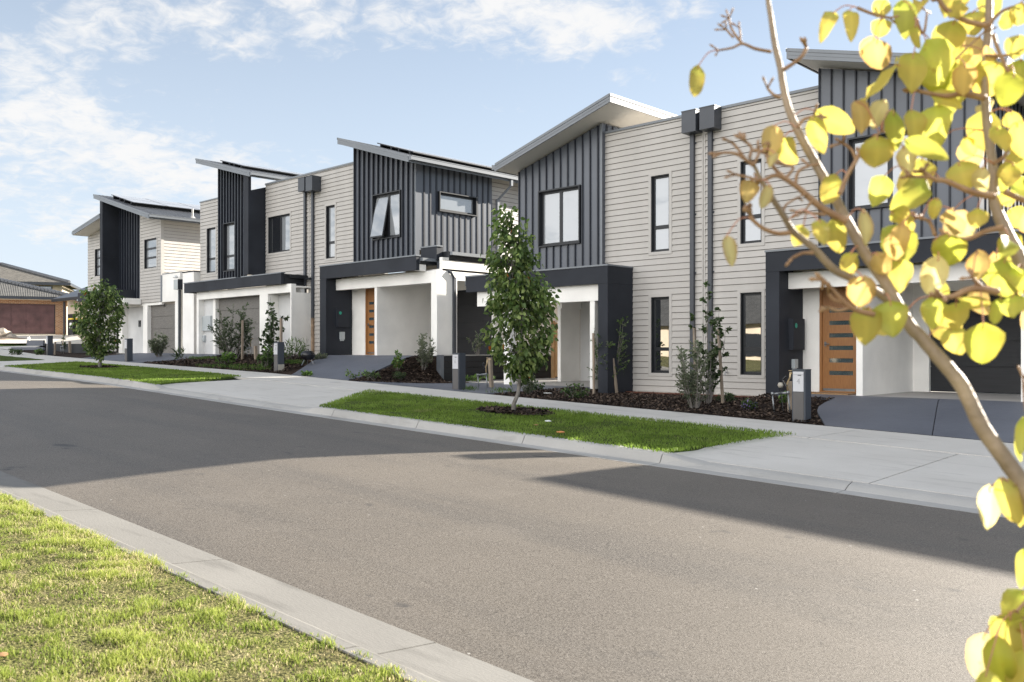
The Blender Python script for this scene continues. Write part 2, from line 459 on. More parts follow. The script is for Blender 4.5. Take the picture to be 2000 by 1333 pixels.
# front yards ------------------------------------------------------------
YP, YH = 14.36, 17.1
def zb(X, Y):
    if X > -13.7: a = .29+.15*sstep(-9.6, -9.1, X); 
    else: a = .42-.13*sstep(-14.2, -13.7, X)
    if Y < 17.5: k = 1-sstep(-20.75, -19.5, X)
    else: k = 1. if X < -20.02 else 0.
    hi = 1.185+.03*(1-sstep(-40, -34, X))+max(0, (-46-X)*.03)
    return a+(hi-a)*k
def yz(X, Y):
    t = max(0, min(1, (Y-YP)/(YH-YP))); t = t*t*(3-2*t)*.3+t*.7
    return zf(X)+(zb(X, Y)-zf(X))*t
def yard(name, xs, ys, m, off, test=None, kind='structure', rough=0):
    b = MB(); n = len(ys)
    for X in xs:
        for Y in ys: b.v.append((X, Y, yz(X, Y)+off+(rough*mnoise.noise((X*2.2, Y*2.2, 1)) if rough else 0)))
    for i in range(len(xs)-1):
        for j in range(n-1):
            if test and not test((xs[i]+xs[i+1])/2, (ys[j]+ys[j+1])/2): continue
            a = i*n+j; b.f.append((a, a+n, a+n+1, a+1)); b.m.append(0)
    o = b.build(name, m); 
    if kind: o['kind'] = kind
    return o
xs_y = sorted(set(frange(-60, 6, .25)+[-20.04,-20.0]))
yard('garden_bed', xs_y, frange(YP+.005, 17.48, .2)+[17.52]+frange(18, 27, 1.), 'mulch', -.022, rough=.02)
def pave(name, poly_l, poly_r, y0, y1, off=.014, n=18, nx=8):
    """paving between a left and a right edge line given as functions of Y"""
    b = MB(); ys = frange(y0, y1, (y1-y0)/n)
    for Y in ys:
        l, r = poly_l(Y), poly_r(Y)
        for i in range(nx+1):
            X = l+(r-l)*i/nx; b.v.append((X, Y, yz(X, Y)+off*min(1, max(0, (Y-14.37)/.8))+.004))
    for j in range(len(ys)-1):
        for i in range(nx):
            a = j*(nx+1)+i; b.f.append((a, a+1, a+nx+2, a+nx+1)); b.m.append(0)
    # edge thickness
    for j in range(len(ys)-1):
        for i, s in ((0, 1), (nx, 0)):
            p, q = b.v[j*(nx+1)+i], b.v[(j+1)*(nx+1)+i]
            f = [p, q, (q[0], q[1], q[2]-.12), (p[0], p[1], p[2]-.12)]
            b.face(f if s else f[::-1])
    return b.build(name, 'grey_paving', kind='structure')
lin = lambda ya, xa, yb, xb: (lambda Y: xa+(xb-xa)*max(0, min(1, (Y-ya)/(yb-ya))))
def curve_l(Y):       # the driveway of the nearest unit swings round the bed
    return float(np.interp(Y, [14.36, 14.7, 15.1, 15.5, 15.9, 16.4, 16.93, 16.95], [-6.63, -6.83, -7.08, -7.31, -7.47, -7.56, -7.57, -8.95]))
xj = lin(14.36,-4.92,17.5,-5.87)
pave('driveway', curve_l, lambda Y: xj(Y)-.007, 14.362, 17.7, n=40)
pave('driveway', lambda Y: xj(Y)+.007, lambda Y: -2.4, 14.362, 17.7)
pave('driveway', lin(14.4,-20.0,15.6,-18.9), lin(14.4,-14.9,17.0,-14.2), 14.365, 17.7, .012)
pave('driveway', lin(14.4,-23.1,17.2,-25.5), lin(14.4,-20.25,17.0,-20.75), 14.365, 17.7)
pave('driveway', lin(14.4,-39.5,17.0,-40.2), lin(14.4,-33.7,17.0,-31.6), 14.365, 17.95)
def floor_slab(x0, x1, y0, y1, z):
    b = MB(); b.box(x0, x1, y0, y1, z-.3, z); return b.build('porch_floor', 'concrete_floor', kind='structure')
mat('concrete_floor', (.36,.345,.33), .7, .06, 1.2, .1, 80)
floor_slab(-9.0, -4.2, 17.7, 21.0, yz(-6, 17.7)+.018)
floor_slab(-19.9, -13.6, 17.7, 24.0, yz(-16, 17.7)+.016)
floor_slab(-25.6, -20.1, 17.7, 21.0, yz(-23, 17.7)+.018)

# grass blades ---------------------------------------------------------------
def blades(name, pts, h, w, cols, lean=.6, m='grass_blade'):
    n = len(pts)
    ang = rng.uniform(0, 2*np.pi, n); hh = h*rng.uniform(.45, 1.15, n); ww = w*rng.uniform(.7, 1.3, n)
    la = rng.uniform(0, 2*np.pi, n); ll = hh*rng.uniform(.15, 1., n)*lean
    dx, dy = np.cos(ang)*ww/2, np.sin(ang)*ww/2
    b = pts
    mx = np.stack([np.cos(la)*ll*.35, np.sin(la)*ll*.35, hh*.62], 1); tx = np.stack([np.cos(la)*ll, np.sin(la)*ll, hh*(1-.25*lean*rng.uniform(0,1,n))], 1)
    d3 = np.stack([dx, dy, np.zeros(n)], 1)
    V = np.empty((n, 5, 3)); V[:,0] = b-d3; V[:,1] = b+d3; V[:,2] = b+mx+d3*.7; V[:,3] = b+mx-d3*.7; V[:,4] = b+tx
    i = np.arange(n)[:, None]*5
    Fc = np.concatenate([i+np.array([[0,1,2]]), i+np.array([[0,2,3]]), i+np.array([[3,2,4]])], 0)
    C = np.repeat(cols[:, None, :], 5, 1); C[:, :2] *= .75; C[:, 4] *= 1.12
    return np_mesh(name, V.reshape(-1,3), Fc, m, cols=np.clip(C.reshape(-1,3), 0, 1))
def nz(x, y, s, k): return np.array([mnoise.noise((a*s, c*s, k)) for a, c in zip(x, y)])
zfv = np.vectorize(zf)
# near verge: tufted, patchy, yellow-green with straw
N1 = 270000
xx = -10.2+8.8*rng.uniform(0, 1, N1)**.85
yy = 2.55-rng.uniform(0, 1, N1)*2.6
keep = yy > .24*(-xx)-.25
xx, yy = xx[keep], yy[keep]
p1 = nz(xx, yy, 1.9, 4); p2 = nz(xx, yy, 6.5, 8); p3 = nz(xx, yy, .8, 2)
keep = rng.uniform(0, 1, len(xx)) < np.clip(.66+p1*.9+p2*.8, .10, 1)
keep &= (yy < 2.50+.05*nz(xx, yy, 4, 6))
xx, yy, p1, p2, p3 = (a[keep] for a in (xx, yy, p1, p2, p3))
t = np.clip(.5+p1*.9+p2*.5+rng.normal(0, .22, len(xx)), 0, 1)[:, None]
cg = np.array([.19,.27,.04])*(1-t)+np.array([.42,.47,.115])*t
dry = (rng.uniform(0, 1, len(xx)) < np.clip(.30-p2*.8+p3*.3, .06, .65))[:, None]
cg = np.where(dry, np.array([.66,.57,.33])*rng.uniform(.75, 1.15, (len(xx), 1)), cg)
zz = zfv(xx)-.062+np.interp(yy, [0, 2.5], [.02, 0])
hs = np.clip(.75+p2*1.1+p1*.7, .35, 1.5)
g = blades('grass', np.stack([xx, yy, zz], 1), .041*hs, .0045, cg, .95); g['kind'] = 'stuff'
tag(g, 'patchy yellow green lawn with straw tufts beside the near kerb', 'grass')
# far nature strips: short dense
for k, (lw, nb) in enumerate(((LAWNS[0], 42000), (LAWNS[1], 30000))):
    (a0, a1), (c0, c1) = lw
    t = rng.uniform(-.012, 1.014, nb)+rng.normal(0,.004,nb); u = rng.uniform(-.007, 1.007, nb)+rng.normal(0,.003,nb)
    X = (a0+(c0-a0)*t)*(1-u)+(a1+(c1-a1)*t)*u; Y = 9.50+3.0*t
    p1 = nz(X, Y, 1.2, 4); p2 = nz(X, Y, 5, 9)
    tt = np.clip(.45+p1*.9+p2*.6+rng.normal(0, .2, nb), 0, 1)[:, None]
    cg = np.array([.15,.235,.035])*(1-tt)+np.array([.29,.41,.075])*tt
    pt = np.stack([X, Y, zfv(X)-.035+.05*t], 1)
    ringd = np.hypot(X-(-11.22 if k == 0 else -29.73), Y-(11.59 if k == 0 else 11.41))
    worn = np.clip(nz(X, Y, 1.9, 21)*1.6-.45, 0, 1)
    cg = cg*(1-worn[:,None]*.75)+np.array([.34,.32,.13])*worn[:,None]*.75
    kp = (ringd > .62+.2*p2) & (rng.uniform(0,1,nb) > worn*.55)
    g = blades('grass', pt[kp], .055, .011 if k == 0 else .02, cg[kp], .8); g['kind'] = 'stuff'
    tag(g, ['short green lawn of the nature strip around the nearer street tree', 'short green lawn of the nature strip around the farther street tree'][k], 'grass')
# bark chips over the beds and around the two street trees
def chips(name, pts, s, lab):
    n = len(pts); a = rng.uniform(0, 2*np.pi, n); l = s*rng.uniform(.5, 1.4, n); w = l*rng.uniform(.25, .5, n); tl = rng.normal(0, .35, n)
    ax = np.stack([np.cos(a)*l, np.sin(a)*l, tl*l], 1)/2; bx = np.stack([-np.sin(a)*w, np.cos(a)*w, rng.normal(0, .4, n)*w], 1)/2
    V = np.stack([pts-ax-bx, pts+ax-bx, pts+ax+bx, pts-ax+bx], 1); i = np.arange(n)[:, None]*4
    t = rng.uniform(0, 1, (n, 1))**2.2
    c = np.array([.016,.011,.010])*(1-t)+np.array([.16,.115,.085])*t
    o = np_mesh(name, V.reshape(-1,3), i+np.array([[0,1,2,3]]), 'chip', cols=np.repeat(c, 4, 0)); o['kind'] = 'stuff'
    tag(o, lab, 'mulch')
def scatter_yard(n, x0, x1, y0, y1, test=lambda X, Y: True):
    out = []
    while len(out) < n:
        X, Y = rng.uniform(x0, x1), rng.uniform(y0, y1)
        if test(X, Y): out.append((X, Y, yz(X, Y)+.012+rng.uniform(0, .02)))
    return np.array(out)
chips('bark_mulch', scatter_yard(15000, -14.6, -6.6, 14.38, 18.25, lambda X, Y: X < curve_l(max(14.37, min(17.2, Y)))-.05 and (Y < 17.25 or -13.5 < X < -9.4)), .055, 'dark bark mulch in the wide bed before the near weatherboard wall')
chips('bark_mulch', scatter_yard(3500, -20.9, -18.2, 14.38, 17.4, lambda X, Y: X > lin(14.4,-20.25,17.0,-20.75)(Y)+.05 and X < lin(14.4,-20.0,15.6,-18.9)(Y)+.3), .065, 'bark mulch on the slope beside the dark retaining wall')
chips('bark_mulch', scatter_yard(6000, -33.5, -24, 14.4, 17.2, lambda X, Y: lin(14.4,-33.7,17.0,-31.6)(Y) < X < lin(14.4,-23.1,17.2,-25.5)(Y)-.05), .075, 'weedy bark mulch bed in front of the middle townhouses')
for (cx, cy, nn, lab) in ((-11.22, 11.59, 900, 'ring of bark mulch at the foot of the nearer street tree'), (-29.73, 11.41, 500, 'ring of bark mulch at the foot of the farther street tree')):
    rr = .62*np.sqrt(rng.uniform(0, 1, nn)); th = rng.uniform(0, 2*np.pi, nn)
    X, Y = cx+rr*np.cos(th)*1.25, cy+rr*np.sin(th)*.9
    chips('bark_mulch', np.stack([X, Y, zfv(X)+.02+.045*(1-rr/.7)+rng.uniform(0, .015, nn)], 1), .08, lab)
    b = MB(); ring = []
    for i in range(24):
        a = i*math.pi/12; ring.append((cx+.74*math.cos(a)*1.2, cy+.58*math.sin(a), zf(cx)+.006))
    for i in range(24): b.face([(cx, cy, zf(cx)+.065), ring[i], ring[(i+1) % 24]])
    b.build('mulch_ring', 'mulch', kind='structure')
# ------------------------------------------------------------------ house helpers
YS, YT, YHD, YW = 18.34, 18.2, 17.29, 17.7       # siding, tower, porch header and porch wall planes
YR = 17.5                                         # front edge of the upper roofs
def wall_mb():
    return MB()
def boards(b, axis, c, s0, s1, z0, z1, holes=(), pitch=.150, top=None, m=0, zr=None):
    """lapped boards. axis 'x': wall in plane Y=c facing -Y, s along X; axis 'y': plane X=c facing +X, s along Y.
    top: function s->z limiting the wall (sloping roofs), as two-point line"""
    P = (lambda s, z, o: (s, c-o, z)) if axis == 'x' else (lambda s, z, o: (c+o, s, z))
    zr = z0 if zr is None else zr
    k = math.floor((z0-zr)/pitch)
    cuts = sorted(set([s0, s1]+[h for H in holes for h in H[:2] if s0 < h < s1]))
    while zr+k*pitch < z1-1e-4:
        a0, a1 = zr+k*pitch, zr+(k+1)*pitch
        lo, hi = max(a0, z0), min(a1, z1); k += 1
        zc = sorted(set([lo, hi]+[q for H in holes for q in H[2:4] if lo < q < hi]))
        for u, v in zip(zc, zc[1:]):
            of = lambda z: .003+.021*(1-(z-a0)/pitch)
            run = None; spans = []
            for p, q in zip(cuts, cuts[1:]):
                mid, zm = (p+q)/2, (u+v)/2
                if any(H[0] < mid < H[1] and H[2] < zm < H[3] for H in holes):
                    if run: spans.append(run); run = None
                else: run = (run[0], q) if run else (p, q)
            if run: spans.append(run)
            for p, q in spans:
                vp = vq = v
                if top:
                    (t0, zt0), (t1, zt1) = top; ft = lambda s: zt0+(zt1-zt0)*(s-t0)/(t1-t0)
                    # clip the board to the sloping head
                    n = max(1, int((q-p)/.25))
                    ss = frange(p, q, (q-p)/n)
                else: ss = [p, q]
                for sa, sb in zip(ss, ss[1:]):
                    va, vb = (min(v, ft(sa)), min(v, ft(sb))) if top else (v, v)
                    if top and max(va, vb) <= u+.002: continue
                    va, vb = max(va, u), max(vb, u)
                    b.face([P(sa,u,of(u)), P(sb,u,of(u)), P(sb,vb,of(vb)), P(sa,va,of(va))], m)
                    if abs(u-a0) < 1e-6 or u == lo:  # underside and the strip below it, coloured dark as lap shade
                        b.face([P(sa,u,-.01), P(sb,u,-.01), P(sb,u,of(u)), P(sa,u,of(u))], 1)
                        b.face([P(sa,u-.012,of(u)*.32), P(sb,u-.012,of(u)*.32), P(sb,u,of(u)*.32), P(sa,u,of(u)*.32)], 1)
    return b
def trim_frame(b, axis, c, s0, s1, z0, z1, w=.075, o=.028, m=0):
    B = (lambda a, d, e, f: b.box(a, d, c-o, c+.02, e, f, m)) if axis == 'x' else (lambda a, d, e, f: b.box(c-.02, c+o, a, d, e, f, m))
    B(s0-w, s0, z0-w, z1+w); B(s1, s1+w, z0-w, z1+w); B(s0, s1, z1, z1+w); B(s0, s1, z0-w, z0)
def window(parent, axis, c, s0, s1, z0, z1, gl='blind_glass', mull=(), trans=(), depth=.10, fw=.045, hood=0, trim=True, open_sash=False, label=None):
    """window frame as a part of the house, panes and trim as its sub-parts"""
    sg = -1 if axis == 'x' else 1
    def bx(b, a, d, o0, o1, e, f, m=0):          # o: outward offsets
        if axis == 'x': b.box(a, d, c-o1, c-o0, e, f, m)
        else: b.box(c+o0, c+o1, a, d, e, f, m)
    b = MB()
    i0 = -depth
    if hood:
        bx(b, s0-.035, s0, -.05, hood, z0-.035, z1+.035); bx(b, s1, s1+.035, -.05, hood, z0-.035, z1+.035)
        bx(b, s0, s1, -.05, hood, z1, z1+.035); bx(b, s0, s1, -.05, hood, z0-.035, z0)
    # reveal linings
    bx(b, s0, s0+.02, i0, .004, z0, z1); bx(b, s1-.02, s1, i0, .004, z0, z1)
    bx(b, s0+.02, s1-.02, i0, .004, z1-.02, z1); bx(b, s0+.02, s1-.02, i0, .004, z0, z0+.02)
    a0, a1, e0, e1 = s0+.02, s1-.02, z0+.02, z1-.02
    xs_ = [a0]+[a0+(a1-a0)*k for k in mull]+[a1]; zs_ = [e0]+[e0+(e1-e0)*k for k in trans]+[e1]
    bx(b, a0, a1, i0-.05, i0-.03, e0, e1, 1)       # dark room behind
    panes = []
    for p, q in zip(xs_, xs_[1:]):
        for u, v in zip(zs_, zs_[1:]):
            bx(b, p, p+fw, i0, i0+.045, u, v); bx(b, q-fw, q, i0, i0+.045, u, v)
            bx(b, p+fw, q-fw, i0, i0+.045, u, u+fw); bx(b, p+fw, q-fw, i0, i0+.045, v-fw, v)
            panes.append((p+fw, q-fw, u+fw, v-fw))
    fo = b.build('window', ['black_frame', 'interior'], parent)
    for k, (p, q, u, v) in enumerate(panes):
        b = MB(); g = gl[k % len(gl)] if isinstance(gl, (list, tuple)) else gl
        if open_sash and k == 0:
            # awning sash pushed out at the foot
            t = .27
            for (oa, ob_, m_) in ((.02, .032, 0),):
                if axis == 'x':
                    b.face([(p, c+depth-.02-t, u), (q, c+depth-.02-t, u), (q, c+depth-.02, v), (p, c+depth-.02, v)], 0)
                    for (xa, xb, za, zb_) in ((p-.035, p, 0, 1), (q, q+.035, 0, 1)):
                        yb = c+depth-.02
                        b.face([(xa, yb-t-.004, u), (xb, yb-t-.004, u), (xb, yb-.004, v), (xa, yb-.004, v)], 1)
                        b.face([(xb, yb-t, u), (xb, yb-t+.04, u), (xb, yb+.03, v), (xb, yb, v)], 1)
                    b.box(p-.035, q+.035, yb-t-.01, yb-t+.04, u-.045, u, 1)
                    b.face([(p, yb-t+.045, u), (p, yb+.035, v), (q, yb+.035, v), (q, yb-t+.045, u)], 1)
        else:
            bx(b, p, q, i0+.008, i0+.02, u, v)
        b.build('pane', [g, 'black_frame'], fo)
    if trim:
        b = MB(); trim_frame(b, axis, c, s0, s1, z0, z1); b.build('trim', 'trim_paint', fo)
    return fo
def ribs_x(b, c, x0, x1, z0, ztop, step=.262, w=.04, d=.055, skip=(), m=1, x_start=None):
    X = x0+.02 if x_start is None else x_start
    while X < x1-.01:
        zs = [(z0, ztop(X))]
        for (a, bb, u, v) in skip:
            if a < X+w/2 < bb: zs = [(z0, u), (v, ztop(X))]
        for u, v in zs: b.box(X, min(X+w, x1), c-d, c, u, v, m)
        X += step
def ribs_y(b, c, y0, y1, z0, ztop, step=.262, w=.06, d=.022, skip=(), m=1):
    Y = y0+.16
    while Y < y1-.02:
        zs = [(z0, ztop(Y))]
        for (a, bb, u, v) in skip:
            if a < Y+w/2 < bb: zs = [(z0, u), (v, ztop(Y))]
        for u, v in zs: b.box(c, c+d, Y, Y+w, u, v, m)
        Y += step
def skillion(parent, xl, zl, xr, zr, y0, y1, th=.21, low='l', gutter=True, soffit=True):
    """mono-pitch roof; zl/zr are the top edges of the front fascia at xl/xr"""
    b = MB()
    b.prism([(xl,y0+.03,zl-.02),(xr,y0+.03,zr-.02),(xr,y0+.03,zr-.07),(xl,y0+.03,zl-.07)], (0, y1-y0-.03, 0))
    n = int((y1-y0)/.19)
    for i in range(n):                              # corrugations run down the fall
        y = y0+.06+i*.19
        b.prism([(xl,y,zl-.02),(xr,y,zr-.02),(xr,y,zr),(xl,y,zl)], (0, .06, 0))
    ro = b.build('roof', 'roof_metal', parent)
    b = MB()
    f = .03
    b.prism([(xl,y0,zl),(xr,y0,zr),(xr,y0,zr-th),(xl,y0,zl-th)], (0, f, 0))
    b.prism([(xl,y0-.014,zl+.006),(xr,y0-.014,zr+.006),(xr,y0-.014,zr-.062),(xl,y0-.014,zl-.062)], (0, .014, 0))     # barge capping
    b.prism([(xl,y0-.007,zl-.075),(xr,y0-.007,zr-.075),(xr,y0-.007,zr-.135),(xl,y0-.007,zl-.135)], (0, .007, 0))
    hx, hz = (xl, zl) if low == 'r' else (xr, zr)
    s = -1 if low == 'r' else 1
    b.box(hx, hx+s*.03, y0, y1, hz-th, hz+.004)      # high edge
    b.box(hx+s*.03, hx+s*.042, y0-.014, y1, hz-.062, hz+.008)
    b.build('fascia', 'fascia_metal', ro)
    lx, lz = (xr, zr) if low == 'r' else (xl, zl)
    s = -s
    if gutter:
        b = MB()
        b.box(lx, lx+s*.02, y0, y1, lz-th, lz-.02)
        g0, g1 = lx+s*.02, lx+s*.14
        b.box(g0, g1, y0+.02, y1, lz-.155, lz-.145); b.box(g1-s*.012, g1, y0+.02, y1, lz-.155, lz-.02); b.box(g1-s*.012, g1+s*.01, y0+.02, y1, lz-.035, lz-.015)
        b.box(g0, g1, y0+.008, y0+.02, lz-.155, lz-.03)
        b.build('gutter', 'fascia_metal', ro)
    if soffit:
        b = MB()
        b.prism([(xl+.03,y0+.03,zl-th+.03),(xr-.03,y0+.03,zr-th+.03),(xr-.03,y0+.03,zr-th+.012),(xl+.03,y0+.03,zl-th+.012)], (0, y1-y0-.03, 0))
        b.build('soffit', 'soffit_paint', ro)
    return ro
def solar(ro, xl, zl, xr, zr, y0, nx, ny, u0=.12, ph=1.0, pw=1.65, lift=.14):
    """panels on rails above a skillion roof; u runs down the slope from the high side"""
    dx, dz = xr-xl, zr-zl; L_ = math.hypot(dx, dz); ux, uz = dx/L_, dz/L_
    for i in range(nx):
        for j in range(ny):
            a = u0+i*(ph+.02); Y0 = y0+j*(pw+.02)
            p = lambda t, Y, h: (xl+ux*t, Y, zl+uz*t+h)
            b = MB()
            b.prism([p(a,Y0,lift), p(a+ph,Y0,lift), p(a+ph,Y0,lift+.035), p(a,Y0,lift+.035)], (0, pw, 0), 1)
            b.face([p(a+.02,Y0+.02,lift+.037), p(a+ph-.02,Y0+.02,lift+.037), p(a+ph-.02,Y0+pw-.02,lift+.037), p(a+.02,Y0+pw-.02,lift+.037)][::1], 0)
            for t in (.2, .8):
                q = p(a+ph*t, Y0+.1, 0); b.box(q[0]-.03, q[0]+.03, Y0+.0, Y0+pw, q[2], q[2]+lift, 1)
            b.build('solar_panel', ['solar_cell', 'black_frame'], ro)
def simple(parent, name, m, *boxes, **k):
    b = MB()
    for q in boxes: b.box(*q)
    return b.build(name, m, parent, **k)
def downpipe(parent, x, y, z0, z1, w=.1, d=.07, zc=None, clips=(), side=1):
    """square pipe; zc: height below which it is copper"""
    b = MB(); zc = z0 if zc is None else zc
    if zc > z0: b.box(x-w/2, x+w/2, y-d, y, z0, zc, 1)
    b.box(x-w/2, x+w/2, y-d, y, zc, z1, 0)
    for z in clips: b.box(x-w/2-.03, x+w/2+.03, y-.02, y+.005, z, z+.04, 0)
    return b.build('downpipe', ['pipe_metal', 'copper_pipe'], parent)
def rainhead(pipe, x0, x1, y0, y1, z0, z1):
    b = MB(); b.box(x0, x1, y0, y1, z0, z1); b.box(x0-.01, x1+.01, y0-.01, y1, z1, z1+.02)
    return b.build('rain_head', 'pipe_metal', pipe)
def front_door(parent, x0, x1, y, z0, z1):
    b = MB(); fr = .05
    b.box(x0, x0+fr, y-.02, y+.08, z0, z1); b.box(x1-fr, x1, y-.02, y+.08, z0, z1); b.box(x0+fr, x1-fr, y-.02, y+.08, z1-fr, z1); b.box(x0+fr, x1-fr, y-.02, y+.08, z0, z0+.035)
    fo = b.build('door_frame', 'timber_door', parent)
    b = MB(); a0, a1, e0, e1 = x0+fr, x1-fr, z0+.04, z1-fr; H = e1-e0; W = a1-a0
    sl0, sl1 = a0+.20*W, a0+.92*W
    zs = [e0+H*(.155+.123*k) for k in range(7)][:6]; sh = .042*H
    cuts = [e0]
    for z in zs: cuts += [z, z+sh]
    cuts.append(e1)
    for i in range(0, len(cuts)-1):
        if i % 2 == 0: b.box(a0, a1, y+.02, y+.06, cuts[i], cuts[i+1])
        else: b.box(a0, sl0, y+.02, y+.06, cuts[i], cuts[i+1]); b.box(sl1, a1, y+.02, y+.06, cuts[i], cuts[i+1])
    do = b.build('front_door', 'timber_door', parent)
    for z in zs:
        b = MB(); b.box(sl0, sl1, y+.035, y+.05, z, z+sh); b.build('glass_slot', 'slot_glass', do)
    b = MB(); zh = e0+H*.46
    b.box(a0+.045, a0+.085, y+.008, y+.02, zh-.05, zh+.05); b.tube([(a0+.065,y+.02,zh),(a0+.065,y-.03,zh),(a0+.17,y-.03,zh)], .011, 8)
    b.build('handle', 'steel', do)
    b = MB(); b.box(a0+.01, a1, y+.012, y+.02, e0+.005, e0+.05); b.build('kick_seal', 'steel', do)
    return do
def garage_door(parent, x0, x1, y, z0, z1, m='black_door', n=4, label=None):
    b = MB(); H = (z1-z0)/n
    for i in range(n):
        b.box(x0, x1, y, y+.04, z0+i*H+.014, z0+(i+1)*H-.006)
    b.box(x0, x1, y+.03, y+.05, z0, z1)
    return b.build('garage_door', m, parent)
def meter_box(parent, axis, c, s0, s1, z0, z1, m='grey_box', o=.07):
    b = MB()
    if axis == 'x': b.box(s0, s1, c-o, c, z0, z1); b.box(s0+.015, s1-.015, c-o-.012, c-o, z0+.015, z1-.015)
    else: b.box(c, c+o, s0, s1, z0, z1); b.box(c+o, c+o+.012, s0+.015, s1-.015, z0+.015, z1-.015)
    mo = b.build('meter_box', m, parent)
    b = MB(); r = .055; zc = z1-.15; sc_ = s0+.12
    pts = []
    for i in range(16):
        t = 2*math.pi*i/16
        pts.append((sc_+r*math.cos(t), c-o-.016, zc+r*math.sin(t)) if axis == 'x' else (c+o+.016, sc_+r*math.cos(t), zc+r*math.sin(t)))
    b.face(pts if axis == 'x' else pts); b.build('sticker', 'green_sticker', mo)
    return mo
def junction_box(parent, axis, c, s, z, w=.13, h=.2, o=.08):
    b = MB()
    if axis == 'x': b.box(s-w/2, s+w/2, c-o, c, z, z+h); b.box(s-w/2+.02, s+w/2-.02, c-o*.7, c, z-.05, z)
    else: b.box(c, c+o, s-w/2, s+w/2, z, z+h); b.box(c, c+o*.7, s-w/2+.02, s+w/2-.02, z-.05, z)
    return b.build('junction_box', 'grey_box', parent)
def poly_wall(parent, name, m, pts, d):
    b = MB(); b.prism(pts, d); return b.build(name, m, parent)
# ------------------------------------------------------------------ building A (nearest pair)
def raked(xl, zl, xr, zr):
    return lambda X: zl+(zr-zl)*(X-xl)/(xr-xl)
A = thing('townhouse', (-11.5, 18.3, .35), 'nearest pale weatherboard townhouse pair with two dark metal clad towers and a timber front door', 'house')
xA0, xA1 = -14.42, -8.56                         # weatherboard wall between the towers
tl, tr = -17.42, -14.42                          # left tower
ul, ur = -8.56, -5.37                            # right tower
rake1 = dict(xl=-17.66, zl=6.58, xr=-13.64, zr=7.73)
rake2 = dict(xl=-8.90, zl=7.73, xr=-4.86, zr=6.62)
f1, f2 = raked(**rake1), raked(**rake2)
zP = 7.0
W1 = (-12.97, -12.43); W2 = (-10.485, -9.95)
UZ = (3.81, 5.70); LZ = (.81, 2.69)
holes = [(-8.99, xA1+.02, .2, 3.1), (*W1, *UZ), (*W2, *UZ), (*W1, *LZ), (*W2, *LZ)]
b = MB()
boards(b, 'x', YS, xA0, -11.505, .33, zP, holes, zr=.345); boards(b, 'x', YS, -11.415, xA1, .33, zP, holes, zr=.345)
b.build('weatherboard', ['weatherboard_paint', 'board_shade'], A)
simple(A, 'joint_cover', 'trim_paint', (-11.505, -11.475, YS-.03, YS+.02, .33, zP), (-11.445, -11.415, YS-.03, YS+.02, .33, zP), (-11.475, -11.445, YS-.008, YS+.02, .33, zP))
# sheathing behind the boards, pierced for the windows
def pierced(b, x0, x1, y0, y1, z0, z1, holes, m=0):
    xs = sorted(set([x0, x1]+[h for H in holes for h in H[:2]])); zs = sorted(set([z0, z1]+[h for H in holes for h in H[2:]]))
    for p, q in zip(xs, xs[1:]):
        for u, v in zip(zs, zs[1:]):
            if any(H[0] <= (p+q)/2 <= H[1] and H[2] <= (u+v)/2 <= H[3] for H in holes): continue
            b.box(p, q, y0, y1, u, v, m)
b = MB(); pierced(b, xA0, xA1, YS+.012, YS+.2, .30, zP, holes)
b.box(xA0, xA1, 25.8, 26, .3, 6.9); b.box(xA0, xA1, YS+.2, 25.8, 6.55, 6.62)
b.build('wall', 'trim_paint', A)
simple(A, 'parapet_cap', 'fascia_metal', (xA0-.0, xA1, YS-.05, YS+.22, zP, zP+.06))
window(A, 'x', YS, *W1, *UZ, trans=(.32,)); window(A, 'x', YS, *W2, *UZ, trans=(.32,))
window(A, 'x', YS, *W1, *LZ, gl=['dark_glass', 'dark_glass'], trans=(.31,)); window(A, 'x', YS, *W2, *LZ, gl=['dark_glass', 'dark_glass'], trans=(.31,))
# rain heads and pipes at the party wall
for (xa, xb, px) in ((xat(1331,18.0), xat(1358.4,18.0), xat(1355,YS)), (xat(1366,18.0), xat(1395,18.0), xat(1390,YS))):
    p = downpipe(A, px, YS-.02, .36, 6.9, .105, .075, clips=(1.3, 3.2, 4.6, 6.3))
    rainhead(p, xa, xb, 18.0, YS-.022, 6.53, 7.03)
# left tower
tw = (-16.58, -15.16, 4.24, 5.72)
b = MB()
b.prism([(tl,YT,3.4),(tw[0],YT,3.4),(tw[0],YT,f1(tw[0])-.24),(tl,YT,f1(tl)-.24)], (0,.15,0)); b.prism([(tw[1],YT,3.4),(tr,YT,3.4),(tr,YT,f1(tr)-.24),(tw[1],YT,f1(tw[1])-.24)], (0,.15,0))
b.box(tw[0], tw[1], YT, YT+.15, 3.4, tw[2]); b.prism([(tw[0],YT,tw[3]),(tw[1],YT,tw[3]),(tw[1],YT,f1(tw[1])-.24),(tw[0],YT,f1(tw[0])-.24)], (0,.15,0))
b.prism([(tr-.15,YT+.15,3.4),(tr,YT+.15,3.4),(tr,YT+.15,f1(tr)-.24),(tr-.15,YT+.15,f1(tr-.15)-.24)], (0,7.6,0))
ribs_x(b, YT, tl, tr, 3.4, lambda X: f1(X)-.25, skip=[(tw[0]-.04, tw[1]+.04, tw[2]-.04, tw[3]+.04)], step=.258, w=.028, d=.042)
b.box(tr-.045, tr+.012, YT-.02, YT+.0, 3.4, f1(tr)-.25, 2)
ribs_y(b, tr, YT, 25.5, 6.9, lambda Y: f1(tr)-.25, step=.258)
b.box(tl, tr, YT-.03, YT, 3.47, 3.56, 2)
b.build('metal_cladding', ['cladding_metal', 'rib_metal', 'fascia_metal'], A)
simple(A, 'tower_wall', 'soffit_paint', (tl, tl+.15, YT+.15, 33.5, 2.96, f1(tl)-.26))
window(A, 'x', YT, *tw, mull=(.5,), hood=.075, trim=False, depth=.08)
